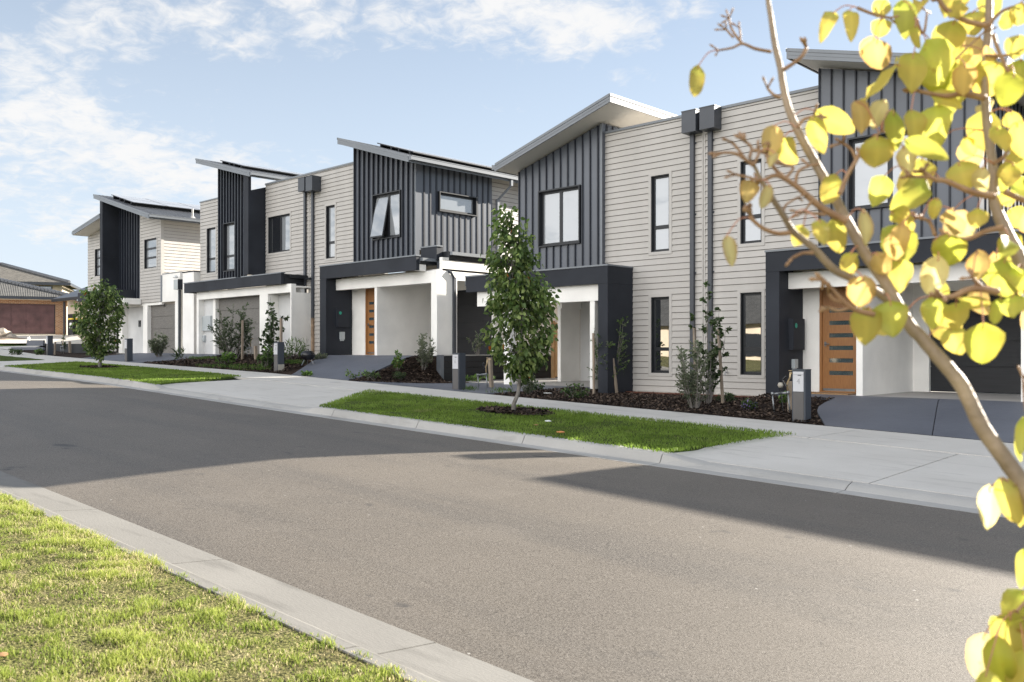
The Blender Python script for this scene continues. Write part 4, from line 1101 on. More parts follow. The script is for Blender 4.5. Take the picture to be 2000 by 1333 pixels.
# neighbour beyond the right edge of the view (its shadow falls on the road)
D = thing('townhouse', (1, 20, 0), 'plain two storey townhouse standing right of the nearest pair', 'house')
dx0, dy0 = -1.75, 21.15
b = MB(); b.box(dx0, 9, dy0, 37, -.4, 5.75); b.build('wall', 'trim_paint', D)
b = MB(); boards(b, 'x', dy0-.012, dx0, 9, .1, 5.75, zr=.1); boards(b, 'y', 9.012, dy0, 29, .1, 5.75, zr=.1); b.build('weatherboard', ['weatherboard_paint', 'board_shade'], D)
b = MB(); b.box(dx0-.45, 9.5, dy0-.55, 37.5, 5.76, 5.98); b.build('roof', 'roof_metal', D)
window(D, 'x', dy0-.013, .5, 2.0, 3.6, 5.0, mull=(.5,), depth=.02); window(D, 'x', dy0-.013, 4, 5.6, 1.0, 2.5, mull=(.5,), depth=.02)

# ------------------------------------------------------------------ houses in the far left distance
def tile_mat(name, c, c2):
    def f(nt, N, L, b):
        p = N.new('ShaderNodeTexCoord').outputs['UV']
        w = N.new('ShaderNodeTexWave'); w.bands_direction = 'X'; w.inputs['Scale'].default_value = 1.0; w.inputs['Distortion'].default_value = 0
        L.new(p, w.inputs['Vector'])
        w2 = N.new('ShaderNodeTexWave'); w2.bands_direction = 'Y'; w2.wave_profile = 'SAW'; w2.inputs['Scale'].default_value = 1.0; L.new(p, w2.inputs['Vector'])
        c_ = _mix(N, L, w.outputs['Fac'], c2, c); c_ = _mix(N, L, _ramp(N, L, w2.outputs['Fac'], .8, 1.), c_, tuple(k*.4 for k in c2))
        c_ = _mix(N, L, _ramp(N, L, _n(N, L, p, .7, 4), .4, .7, 0, .35), c_, tuple(k*1.6 for k in c))
        L.new(c_, b.inputs['Base Color']); b.inputs['Roughness'].default_value = .7
        _bump(N, L, b, w.outputs['Fac'], 1., .06)
    ground_mat(name, f)
tile_mat('roof_tile_grey', (.125,.122,.115), (.035,.034,.032))
tile_mat('roof_tile_brown', (.15,.138,.118), (.06,.056,.05))
def brick(nt, N, L, b):
    p = N.new('ShaderNodeTexCoord').outputs['UV']
    t = N.new('ShaderNodeTexBrick'); L.new(p, t.inputs['Vector']); t.inputs['Scale'].default_value = 1
    t.inputs['Color1'].default_value = (.40,.20,.09,1); t.inputs['Color2'].default_value = (.26,.12,.055,1); t.inputs['Mortar'].default_value = (.50,.42,.32,1)
    t.inputs['Brick Width'].default_value = .24; t.inputs['Row Height'].default_value = .086; t.inputs['Mortar Size'].default_value = .010
    L.new(t.outputs[0], b.inputs['Base Color']); b.inputs['Roughness'].default_value = .85
ground_mat('brick', brick)
mat('maroon_door', (.115,.058,.058), .6, .15, 1.5)
mat('cream_render', (.62,.52,.40), .8, .05, 1)
def uvquads(name, quads, m, parent):
    """quads with metric UVs: each (p0,p1,p2,p3), u along p0->p1, v along p0->p3"""
    b = MB(); uv = []
    for q in quads:
        q = [Vector(p) for p in q]; b.face(q)
        u = (q[1]-q[0]).normalized(); n = u.cross(q[-1]-q[0]).normalized(); v = n.cross(u)
        uv += [((p-q[0]).dot(u), (p-q[0]).dot(v)) for p in q]
    o = b.build(name, m, parent); l = o.data.uv_layers.new(name='UVMap')
    for i, c in enumerate(uv): l.data[i].uv = c
    return o
class Frame:
    def __init__(s, o, ang): s.o = Vector(o); s.u = Vector((math.cos(ang), math.sin(ang), 0)); s.v = Vector((-math.sin(ang), math.cos(ang), 0))
    def __call__(s, a, b, c): return s.o+s.u*a+s.v*b+Vector((0,0,c))
def fbox(b, fr, x0, x1, y0, y1, z0, z1, m=0):
    i = len(b.v)
    for z in (z0, z1):
        for (x, y) in ((x0,y0),(x1,y0),(x1,y1),(x0,y1)): b.v.append(tuple(fr(x, y, z)))
    for q in ((0,3,2,1),(4,5,6,7),(0,1,5,4),(1,2,6,5),(2,3,7,6),(3,0,4,7)): b.f.append(tuple(i+k for k in q)); b.m.append(m)
def dir_at(px_vp):              # heading of a horizontal line whose vanishing point is at px_vp
    u = (px_vp-CX)/F; return math.atan2(FW[1]+u*RT[1], FW[0]+u*RT[0])
# brick house with a double garage door
d0 = 64.
aH = dir_at(4300)
cr = atd(130, 653, d0)          # right front corner at ground
fr = Frame((cr.x, cr.y, cr.z), aH)
mpp = d0/F
H1 = thing('brick_house', cr, 'orange brick house with maroon double garage door and grey tiled roof', 'house')
W_ = 15.; gw = (-6.2, -.72); gz = 2.12; ev = 2.62
q = lambda x0, x1, z0, z1, y=0: (fr(x0,y,z0), fr(x1,y,z0), fr(x1,y,z1), fr(x0,y,z1))
uvquads('wall', [q(-W_, gw[0], -.6, ev), q(gw[1], 0, -.6, ev), q(gw[0], gw[1], gz, ev), (fr(0,0,-.6), fr(0,9,-.6), fr(0,9,ev), fr(0,0,ev))], 'brick', H1)
b = MB()
nn_ = 4; mm = 6
fbox(b, fr, gw[0], gw[1], .12, .18, 0, gz)
for i in range(nn_):
    for j in range(mm):
        x0 = gw[0]+(gw[1]-gw[0])*j/mm; w = (gw[1]-gw[0])/mm; z0 = gz*i/nn_; h = gz/nn_
        fbox(b, fr, x0+.06, x0+w-.06, .09, .12, z0+.09, z0+h-.09)
        fbox(b, fr, x0+.01, x0+w-.01, .105, .12, z0+.008, z0+h-.008)
b.build('garage_door', 'maroon_door', H1)
b = MB(); fbox(b, fr, gw[0]-.0, gw[0]+.05, .02, .12, 0, gz); fbox(b, fr, gw[1]-.05, gw[1], .02, .12, 0, gz); b.build('door_jamb', 'black_frame', H1)
oh = .55; rh = 1.45; rr = 5.6
e0, e1 = -W_-oh, oh
rid = fr(-rr, 5.2, ev+rh+.25); rid2 = fr(-W_+4, 5.2, ev+rh+.25)
fl, frr, br, bl = fr(e0,-oh,ev), fr(e1,-oh,ev), fr(e1,11,ev), fr(e0,11,ev)
ro = uvquads('roof', [(fl, frr, rid, rid2), (frr, br, rid, rid), (br, bl, rid2, rid), (bl, fl, rid2, rid2)], 'roof_tile_grey', H1)
for me in (ro.data,):
    for l in me.uv_layers[0].data: l.uv = (l.uv[0]*9.0/math.pi, l.uv[1]*9.0/math.pi)
b = MB(); up = Vector((0,0,.07)); 
for (p_, q_) in ((frr, rid), (rid, rid2), (fl, rid2)):
    n = 26
    for i in range(n):
        a_ = p_.lerp(q_, i/n)+up; c_ = p_.lerp(q_, (i+.93)/n)+up; b.tube([a_, c_], [.15, .13], 6)
b.build('ridge_tiles', 'roof_metal', ro)
b = MB(); fbox(b, fr, e0, e1, -oh-.1, -oh+.02, ev-.2, ev-.02); fbox(b, fr, e1-.02, e1+.1, -oh-.1, 11, ev-.2, ev-.02); b.build('gutter', 'pipe_metal', ro)
b = MB(); fbox(b, fr, e0, e1, -oh, 9, ev-.24, ev-.2); b.build('soffit', 'cream_render', ro)
b = MB(); fbox(b, fr, -.22, -.10, -.1, 0, 0, ev-.3); b.build('downpipe', 'pipe_metal', H1)
# two-storey tiled house further back
d1 = 92.; c2 = atd(121, 572, d1); fr2 = Frame(c2, dir_at(6000))
H2 = thing('tiled_house', c2, 'pale two storey house with brown tiled hip roof far behind the brick house', 'house')
ez = zf(-80)*0+ (683.5-553)/F*d1+EYE-c2.z
b = MB(); fbox(b, fr2, -14, 0, 0, 10, -5, ez-.2); b.build('wall', 'cream_render', H2)
e = .8
fl, frr, br, bl = fr2(-15,-e,ez), fr2(e,-e,ez), fr2(e,11,ez), fr2(-15,11,ez)
rid = fr2(-6.4, 5, ez+2.15); rid2 = fr2(-9.5, 5, ez+2.15)
ro = uvquads('roof', [(fl, frr, rid, rid2), (frr, br, rid, rid), (br, bl, rid2, rid), (bl, fl, rid2, rid2)], 'roof_tile_brown', H2)
for l in ro.data.uv_layers[0].data: l.uv = (l.uv[0]*9.0/math.pi, l.uv[1]*9.0/math.pi)
b = MB()
for (p_, q_) in ((frr, rid), (rid, rid2)): b.tube([p_+up, q_+up], .16, 6)
b.build('ridge_tiles', 'roof_metal', ro)
b = MB(); fbox(b, fr2, -15, e+.05, -e-.1, -e+.02, ez-.3, ez-.02); fbox(b, fr2, e, e+.12, -e-.1, 11, ez-.3, ez-.02); b.build('gutter', 'pipe_metal', ro)
for (xa, xb) in ((-7.6, -4.9), (-3.6, -2.4), (-2.2, -.9)):
    b = MB(); fbox(b, fr2, xa, xb, -.06, .02, ez-1.5, ez-.35); w = b.build('window', 'black_frame', H2)
    b = MB(); fbox(b, fr2, xa+.08, xb-.08, -.08, -.05, ez-1.42, ez-.43); b.build('pane', 'blind_glass', w)
# dark roofed house between
d2 = 60.; c3 = atd(131, 655, d2); fr3 = Frame(c3, dir_at(-900)+0)
H3 = thing('dark_roof_house', c3, 'cream house with low dark metal roof and black side gate', 'house')
u3 = fr3.u if fr3.u.dot(Vector((RT[0], RT[1], 0))) > 0 else -fr3.u
fr3.u = u3; fr3.v = Vector((-u3.y, u3.x, 0))
b = MB(); fbox(b, fr3, -1.5, 6, .6, 8, -.4, 2.35); b.build('wall', 'cream_render', H3)
b = MB(); ez3 = 2.42
P0, P1, P2, P3 = fr3(-1.6,-.3,ez3), fr3(8,-.3,ez3), fr3(8,5,ez3+3.2), fr3(1.2,5,ez3+2.1)
b.prism([P0, P1, P2, P3], (0,0,.08)); b.build('roof', 'roof_metal', H3)
b = MB(); fbox(b, fr3, -1.6, 8, -.42, -.3, ez3-.14, ez3+.04); b.build('gutter', 'black_frame', H3)
b = MB(); fbox(b, fr3, -1.1, -.2, .5, .56, -.1, 1.45)
for i in range(5): fbox(b, fr3, -1.1+i*.18, -1.1+i*.18+.16, .47, .5, -.08, 1.43)
b.build('side_gate', 'black_door', H3)
# opposite side of the street, behind the camera (seen in the window glass)
OH = thing('brick_house', (-30, -16, 0), 'single storey house with a tiled roof across the street', 'house')
b = MB(); b.box(-46, -18, -24, -14, -.1, 3.0); b.build('wall', 'cream_render', OH)
fl, frr, br, bl = Vector((-47,-13.4,3.0)), Vector((-17,-13.4,3.0)), Vector((-17,-25,3.0)), Vector((-47,-25,3.0))
rid, rid2 = Vector((-23,-19,5.6)), Vector((-41,-19,5.6))
oroof = uvquads('roof', [(frr, fl, rid2, rid), (br, frr, rid, rid), (bl, br, rid, rid2), (fl, bl, rid2, rid2)], 'roof_tile_grey', OH)
for l in oroof.data.uv_layers[0].data: l.uv = (l.uv[0]*9/math.pi, l.uv[1]*9/math.pi)
for (xa, xb, za, zb_, m_) in ((-41, -36, .3, 2.5, 'maroon_door'), (-33, -32, .3, 2.5, 'black_door'), (-29.5, -27, 1.0, 2.4, 'black_frame'), (-24, -20.5, 1.0, 2.4, 'black_frame')):
    simple(OH, {'maroon_door':'garage_door', 'black_door':'front_door', 'black_frame':'window'}[m_], m_, (xa, xb, -14.0, -13.92, za, zb_))
# ------------------------------------------------------------------ things in the yards
def on_yard(x, y):
    r = ray(x, y); t = 12.
    while t < 70:
        X, Y, Z = r[0]*t, r[1]*t, EYE+r[2]*t
        g = yz(X, Y) if Y > YP else zf(X)
        if Z <= g: return Vector((X, Y, g))
        t += .02
    return atd(x, y, 30)
def depth(p): return FW[0]*p.x+FW[1]*p.y

# letterboxes
def text_mesh(s, size):
    cu = bpy.data.curves.new('number', 'FONT'); cu.body = s; cu.size = size; cu.extrude = .0015; cu.align_x = 'CENTER'; cu.align_y = 'CENTER'
    o = bpy.data.objects.new('number', cu); COL.objects.link(o); bpy.context.view_layer.update()
    me = bpy.data.meshes.new_from_object(o.evaluated_get(bpy.context.evaluated_depsgraph_get())); COL.objects.unlink(o); bpy.data.objects.remove(o)
    return me
LBX = [(1570, 825, '4', 'dark letterbox with a pale plate numbered 4, nearest the camera beside a garden tap', 'A'),
       (890, 762, '6', 'dark letterbox with a pale front plate standing in front of the low retaining wall', 'A'),
       (539, 728, '8', 'dark letterbox with a pale foot standing left of the ramped driveway', 'B'),
       (246, 707, '', 'dark letterbox behind the farther street tree in front of the farthest townhouses', 'C'),
       (92, 694, '', 'dark letterbox at the far left beside the sunken planted bed', 'C')]
def letterbox(num, foot):
    t = thing('letterbox', (0,0,0), '', 'letterbox', 'letterboxes along the footpath')
    w, d, h = .245, .215, .90
    b = MB(); b.box(-w/2, w/2, 0, d, .0, h); b.box(-w/2-.004, w/2+.004, -.004, d+.004, h, h+.012); 
    b.build('post', 'box_dark', t)
    b = MB(); b.box(-w/2+.022, w/2-.03, -.014, -.001, .525, h-.03); pl = b.build('front_plate', 'plate', t)
    b = MB(); b.box(-w/2+.022, w/2-.03, -.008, -.001, .0, .515); b.build('lower_panel', 'panel_brown', t)
    b = MB(); b.box(-w/2+.024, w/2-.032, -.017, -.014, h-.085, h-.082); b.box(-.01, .05, -.02, -.014, h-.098, h-.085); b.build('mail_flap', 'pipe_metal', pl)
    if num:
        me = text_mesh(num, .13); me.materials.append(M['number_grey'])
        o = bpy.data.objects.new('number', me); COL.objects.link(o); o.parent = pl; o.location = (0, -.0155, .70); o.rotation_euler = (R(90), 0, 0)
    if foot:
        b = MB(); b.box(w/2, w/2+.004, 0, d, 0, .22); b.build('bare_foot', 'plate_foot', t)
    return t
mat('box_dark', (.050,.058,.072), .5, .05, 2); mat('panel_brown', (.095,.09,.088), .5, .05, 2); mat('number_grey', (.33,.33,.35), .4, .02, 2); mat('plate_foot', (.40,.37,.31), .6, .05, 2)
for i, (x, y, n, lab, _) in enumerate(LBX):
    p = gnd(x-10 if i == 0 else x, y, .0) if i < 4 else Vector((-44.17, 14.57, 1.14)); p.y = max(p.y, 14.40); p.z = yz(p.x, p.y)-.01
    t = letterbox(n, i == 2); t.location = p; t['label'] = lab

# water taps on galvanised risers
def tap(px, py, s, lab, meter=False):
    p = on_yard(px, py); t = thing('garden_tap', p, lab, 'tap', 'water meters beside the footpath')
    X, Y, Z = p
    b = MB(); r = .016*s
    b.tube([(X-.20*s,Y,Z-.05),(X-.24*s,Y,Z+.34*s)], r, 8); b.tube([(X+.12*s,Y,Z-.05),(X+.07*s,Y,Z+.34*s)], r, 8)
    b.tube([(X-.24*s,Y,Z+.33*s),(X-.1*s,Y-.01,Z+.345*s)], r*1.2, 8); b.tube([(X-.1*s,Y-.01,Z+.345*s),(X+.07*s,Y,Z+.36*s)], r*1.6, 8)
    b.lathe([(0,0),(r*2,.01),(r*2,.06*s),(0,.07*s)], (X-.24*s, Y, Z+.30*s), 8); b.lathe([(0,0),(r*2,.01),(r*2,.06*s),(0,.07*s)], (X+.07*s, Y, Z+.33*s), 8)
    b.build('riser_pipe', 'steel', t, smooth=True)
    b = MB(); b.tube([(X+.07*s,Y,Z+.40*s),(X+.05*s,Y,Z+.52*s),(X+.12*s,Y-.02,Z+.64*s),(X+.13*s,Y-.02,Z+.74*s)], r*1.1, 8); b.tube([(X+.13*s,Y-.02,Z+.72*s),(X+.26*s,Y-.02,Z+.73*s)], r, 8)
    b.box(X+.10*s, X+.16*s, Y-.035, Y-.005, Z+.76*s, Z+.775*s); b.build('tap_head', 'brass', t, smooth=True)
    b = MB(); b.tube([(X+.05*s,Y-.02,Z+.48*s),(X-.01*s,Y-.04,Z+.60*s),(X+.06*s,Y-.05,Z+.66*s)], r*1.3, 8); b.build('hose_connector', 'black_gloss', t)
    if meter:
        b = MB(); b.lathe([(0,-.05),(.035,-.045),(.055,0),(.035,.045),(0,.05)], (X-.05*s, Y-.05, Z+.50*s), 12); b.build('meter_dial', 'plate_foot', t, smooth=True)
        b = MB(); b.tube([(X-.05*s,Y-.05,Z+.44*s),(X-.01,Y-.03,Z)], .008, 6); b.build('hose', 'black_gloss', t)
mat('brass', (.50,.38,.22), .4, .1, 10, metal=.5)
def stake(px, py, tx, ty, lab, w=.045, mt='timber_raw', group='timber stakes in the garden beds'):
    p = on_yard(px, py); d = depth(p); q = atd(tx, ty, d)
    b = MB(); h = w/2; ax = (q-p); a = ax.normalized(); u = a.cross(Vector((0,1,0))).normalized()*h; v = a.cross(u).normalized()*h
    p0 = p-a*.15
    i = len(b.v); b.v += [tuple(p0-u-v), tuple(p0+u-v), tuple(p0+u+v), tuple(p0-u+v), tuple(q-u-v), tuple(q+u-v), tuple(q+u+v), tuple(q-u+v)]
    for f in ((0,3,2,1),(4,5,6,7),(0,1,5,4),(1,2,6,5),(2,3,7,6),(3,0,4,7)): b.f.append(tuple(i+k for k in f)); b.m.append(0)
    o = b.build('timber_stake', mt); tag(o, lab, 'stake', group); return o
tap(1532, 806, 1.0, 'garden tap and round meter on grey pipes beside letterbox 4', True)
stake(1544, 803, 1545, 745, 'short weathered post holding the tap beside letterbox 4', .085)
tap(946, 759, 1.0, 'garden tap on a pale pipe frame in front of the retaining wall')
stake(960, 758, 957, 699, 'short weathered post holding the tap right of the second letterbox', .085)
tap(488, 697, .9, 'low garden tap among plants left of the third letterbox'); stake(500, 704, 499, 676, 'short grey post left of the third letterbox', .09)
tap(122, 690, .9, 'garden tap in the sunken bed by the far left letterbox'); stake(137, 689, 136, 667, 'short grey post in the sunken bed by the far left letterbox', .1)
stake(1412, 790, 1403, 643, 'leaning stake right of the tall sapling between the lower windows', .05)
stake(1360, 788, 1356, 640, 'stake standing in the tall sapling between the lower windows', .05)
stake(1160, 772, 1159, 651, 'upright stake left of the shrub before the dark porch pier', .045)
stake(1205, 770, 1190, 645, 'leaning stake right of the shrub before the dark porch pier', .055)
stake(473, 704, 474, 626, 'grey stake in the dense shrub before the timber look garage door', .06)
stake(549, 712, 549, 622, 'stake beside the round leaved sapling behind the third letterbox', .07)
stake(107, 692, 108, 668, 'thin stake in the sunken bed at far left', .06)
# kettle barbecue
p = on_yard(601, 714); bq = thing('barbecue', p, 'small black kettle barbecue on legs beside the ramped driveway', 'barbecue')
X, Y, Z = p; s = 1.0
b = MB(); b.lathe([(0,.16),(.13,.17),(.21,.24),(.225,.31),(.225,.33)], (X,Y,Z), 20); b.build('bowl', 'black_gloss', bq, smooth=True)
b = MB(); b.lathe([(.232,.33),(.225,.36),(.17,.43),(.08,.46),(0,.465)], (X,Y,Z), 20); b.build('lid', 'black_gloss', bq, smooth=True)
b = MB(); b.tube([(X-.05,Y,Z+.46),(X-.05,Y,Z+.50),(X+.05,Y,Z+.50),(X+.05,Y,Z+.46)], .012, 6); b.build('handle', 'black_gloss', bq)
for a in (.5, 2.6, 4.7):
    b = MB(); b.tube([(X+.12*math.cos(a),Y+.12*math.sin(a),Z+.18),(X+.22*math.cos(a),Y+.22*math.sin(a),Z)], .012, 6); b.build('leg', 'steel', bq)
# retaining walls of dark sleepers
rw = thing('retaining_wall', (-20, 17.5, .4), 'low black sleeper retaining wall below the raised middle townhouse', 'wall')
zt_ = 1.21
b = MB()
for i in range(5):
    z0 = .30+i*.18
    b.box(-20.02, -19.96, 17.62, 23.2, z0+.006, z0+.176)
b.build('sleepers', 'sleeper', rw)
b = MB(); b.box(-20.12, -19.94, 17.48, 17.615, .2, zt_+.02); b.build('end_post', 'fascia_metal', rw)
b = MB()
for y in (19.6, 21.6): b.box(-19.955, -19.91, y-.05, y+.05, .2, zt_)
b.build('steel_post', 'sleeper', rw)
b = MB(); b.box(-20.22, -19.95, 17.62, 23.2, zt_-.005, zt_+.02); b.build('coping', 'kerb_concrete', rw)
# timber side gate and fence behind the left carport
tg = thing('timber_fence', (-19, 22.5, .4), 'warm timber paling side gate at the back of the left carport', 'fence')
b = MB()
X = -19.9
while X < -17.7: b.box(X, X+.095, 22.5, 22.52, .47, 2.3); X += .10
b.build('palings', 'timber_fence', tg)
simple(tg, 'gate_post', 'timber_fence', (-19.95, -19.83, 22.42, 22.5, .3, 2.35)); simple(tg, 'gate_post', 'timber_fence', (-17.8, -17.66, 22.42, 22.5, .3, 2.35))
tf = thing('timber_fence', (-21, 23.4, 1.2), 'upper timber paling fence standing on the raised yard behind the gate', 'fence')
b = MB(); X = -20.3
while X < -17.5: b.box(X, X+.10, 23.5, 23.52, 1.5, 3.4); X += .104
b.build('palings', 'timber_fence', tf); simple(tf, 'rail', 'timber_fence', (-20.3, -17.5, 23.44, 23.5, 2.2, 2.3), (-20.3, -17.5, 23.44, 23.5, 1.5, 1.6))
# far left: sunken bed walls, drive, bin, rocks
mat('sand_paving', (.50,.46,.40), .85, .05, 2, .2, 60)
pL = atd(100, 690, 46.5)
b = MB(); q0 = atd(101, 690, 47); q1 = atd(171, 690, 43)
b.prism([q0, q1, q1+Vector((0,0,.0))+Vector((0,0,(690-672)/F*43)), q0+Vector((0,0,(690-672)/F*47))], (0,.12,0)); o = b.build('retaining_wall', 'sleeper'); tag(o, 'black retaining wall holding the light driveway beside the farthest townhouse', 'wall')
t0, t1 = q0+Vector((0,0,(690-672)/F*47)), q1+Vector((0,0,(690-672)/F*43))
far0, far1 = atd(-60, 654.5, 63), atd(133, 654.5, 63.5)
b = MB(); b.face([t0, t1, atd(148, 654.5, 58), far1]); b.face([t0, far1, far0, atd(-300, 667.5, 52.3)]); o = b.build('driveway', 'sand_paving', kind='structure')
b = MB(); b.face([atd(-300, 684, 46), atd(84, 675, 47.6), atd(100.5, 672.2, 47.05), atd(100.5, 668, 52), atd(-300, 667, 52)]); b.build('far_lawn', 'turf_verge', kind='structure')
b = MB(); b.face([atd(-300, 693, 43.2), atd(24, 689.5, 44.6), atd(84, 675.2, 47.5), atd(-300, 684.2, 45.9)]); b.build('far_path', 'path_concrete', kind='structure')
b = MB(); v0, v1 = atd(52, 676, 47.5), atd(84, 676, 47.2); b.prism([v0, v1, v1+Vector((0,0,.3)), v0+Vector((0,0,.3))], (0,.1,0)); v0, v1 = atd(22, 684, 45.5), atd(84, 684, 44.8); b.prism([v0, v1, v1+Vector((0,0,.14)), v0+Vector((0,0,.14))], (0,.1,0)); tag(b.build('garden_edging', 'grey_paving'), 'low grey block edging around the sunken bed at far left', 'edging')
def rock(p, r, k):
    bm = bmesh.new(); bmesh.ops.create_icosphere(bm, subdivisions=2, radius=1)
    for v in bm.verts:
        n = v.co.normalized(); v.co = Vector((n.x*r*1.25, n.y*r, n.z*r*.75))*(1+.35*mnoise.noise(n*1.7+Vector((k*3.1,0,0))))
    me = bpy.data.meshes.new('rock'); bm.to_mesh(me); bm.free(); me.materials.append(M['rock']); o = bpy.data.objects.new('rock', me); COL.objects.link(o); o.location = p+Vector((0,0,r*.35)); return o
for k, (x, y, r, lab) in enumerate(((3, 660, .55, 'largest pale boulder at the left edge before the maroon door'), (20, 666, .38, 'flat pale rock right of the largest boulder'), (9, 669, .30, 'low rock lying below the largest boulder'), (33, 669, .26, 'small brown rock on the soil heap by the light driveway'))):
    tag(rock(atd(x, y, 55), r, k), lab, 'rock', 'rocks on the soil heap at far left')
b = MB(); c = atd(18, 672, 54.5)
prof = [(2.2,0),(1.7,.12),(.9,.34),(.3,.42),(0,.43)]
b.lathe(prof, c, 14); o = b.build('soil_heap', 'soil', smooth=True); tag(o, 'low heap of loose brown soil before the brick house', 'soil heap')
p = atd(56, 669, 52); b = MB(); b.tube([p, p+Vector((0,0,.32))], .07, 10); tag(b.build('bollard', 'white_plastic'), 'short white marker stub on the far left verge', 'marker')
p = atd(150, 655.5, 57); bn = thing('wheelie_bin', p, 'dark wheelie bin with bright yellow lid by the black side gate', 'bin')
X, Y, Z = p
b = MB(); b.prism([(X-.30,Y-.33,Z+.06),(X+.30,Y-.33,Z+.06),(X+.35,Y-.38,Z+1.0),(X-.35,Y-.38,Z+1.0)], (0,.68,0)); b.build('body', 'black_door', bn)
b = MB(); b.prism([(X-.38,Y-.44,Z+1.0),(X+.38,Y-.44,Z+1.0),(X+.36,Y-.40,Z+1.09),(X-.36,Y-.40,Z+1.09)], (0,.82,0)); b.build('lid', 'yellow_plastic', bn)
b = MB(); b.box(X-.18, X+.18, Y-.385, Y-.35, Z+.45, Z+.8); b.build('front_label', 'white_plastic', bn)
for sx in (-1, 1):
    b = MB(); b.tube([(X+sx*.30,Y+.28,Z+.1),(X+sx*.36,Y+.28,Z+.1)], .1, 12); b.build('wheel', 'black_gloss', bn)
# bits lying about
def litter(px, py, off, r, m, name, lab, cat, flat=.4):
    p = gnd(px, py, off); bm = bmesh.new(); bmesh.ops.create_icosphere(bm, subdivisions=2, radius=r)
    for v in bm.verts: v.co = Vector((v.co.x*1.3, v.co.y, v.co.z*flat))*(1+.3*mnoise.noise(v.co*40))
    me = bpy.data.meshes.new(name); bm.to_mesh(me); bm.free(); me.materials.append(M[m]); o = bpy.data.objects.new(name, me); COL.objects.link(o); o.location = p+Vector((0,0,r*flat*.8)); tag(o, lab, cat)
litter(1070, 825, .0, .05, 'white_plastic', 'paper_scrap', 'white crumpled scrap on the lawn right of the nearer tree', 'litter')
litter(1095, 846, -.01, .055, 'orange_plastic', 'fallen_leaf', 'round orange leaf on the lawn near the kerb', 'leaf', .3)
litter(1047, 831, -.0, .04, 'dry_leaf', 'fallen_leaf', 'brown leaf on the lawn just below the mulch ring', 'leaf', .2)
litter(1346, 838, .0, .05, 'yellow_plastic', 'fallen_leaf', 'yellow leaf on the lawn beside the footpath', 'leaf', .2)
q = on_yard(1070, 769); litter(1070, 769, .05, .09, 'white_plastic', 'pit_lid', 'small pale lid lying on the mulch before the carport', 'lid', .12)
litter(5, 1280, -.03, .022, 'dry_leaf', 'fallen_leaf', 'orange brown leaf on the near lawn at the left edge', 'leaf', .25)
# service pit lids flush in the footpath
for (px, py, lab) in ((655, 747, 'round service lid in the concrete before the ramped driveway'), (1905, 886, 'small dark service lid in the near crossover')):
    p = gnd(px, py, -.0); b = MB(); b.lathe([(.0,.006),(.15,.006),(.16,.0)], (p.x,p.y,p.z+(-.02 if px > 1800 else .0)), 20); tag(b.build('pit_lid', 'kerb_concrete'), lab, 'lid')
# gravel strip and rusty edging along the boarded wall
b = MB(); n = 30
for i in range(n):
    xa, xb = -13.45+(4.0*i/n), -13.45+4.0*(i+1)/n
    b.face([(xa,17.95,yz(xa,17.95)+.035),(xb,17.95,yz(xb,17.95)+.035),(xb,18.335,yz(xb,18.3)+.05),(xa,18.335,yz(xa,18.3)+.05)])
b.build('gravel_strip', 'pebble', kind='structure')
b = MB(); b.box(-13.45, -9.42, 17.93, 17.95, .2, .35); tag(b.build('garden_edging', 'terracotta'), 'thin rusty edging along the foot of the near weatherboard wall', 'edging')
# ------------------------------------------------------------------ leaves, shrubs and trees
def leaf_cloud(name, base, axis, L_, W_, cols, parent=None, fold=.35, m='leaf', six=True):
    """leaves from arrays: base (n,3), axis (n,3) unit, lengths, widths, colours"""
    n = len(base); rv = rng.normal(0, 1, (n, 3)); u = np.cross(axis, rv); u /= np.linalg.norm(u, axis=1)[:, None]+1e-9
    nn = np.cross(axis, u); L_ = np.broadcast_to(L_, (n,))[:, None]; W_ = np.broadcast_to(W_, (n,))[:, None]
    dr = np.zeros((n, 3)); dr[:, 2] = -1
    c = lambda t, w, f: base+axis*L_*t+u*W_*w*.5+nn*W_*abs(w)*fold*.5+dr*L_*.12*t*t
    V = np.stack([c(0,0,0), c(.28,-1,1), c(.68,-.75,1), c(1,0,0), c(.68,.75,1), c(.28,1,1)], 1)
    i = np.arange(n)[:, None]*6
    Fc = np.concatenate([i+np.array([[0,1,2,3]]), i+np.array([[0,3,4,5]])], 0)
    return np_mesh(name, V.reshape(-1,3), Fc, m, parent, cols=np.repeat(np.clip(cols, 0, 1), 6, 0))
def unit(a): return a/(np.linalg.norm(a, axis=1)[:, None]+1e-9)
def pick(n, pal, jit=.18):
    pal = np.array(pal); k = rng.integers(0, len(pal), n); return pal[k]*rng.uniform(1-jit, 1+jit, (n, 1))
GREEN = [(.055,.095,.024), (.08,.13,.032), (.125,.185,.048), (.23,.29,.09)]
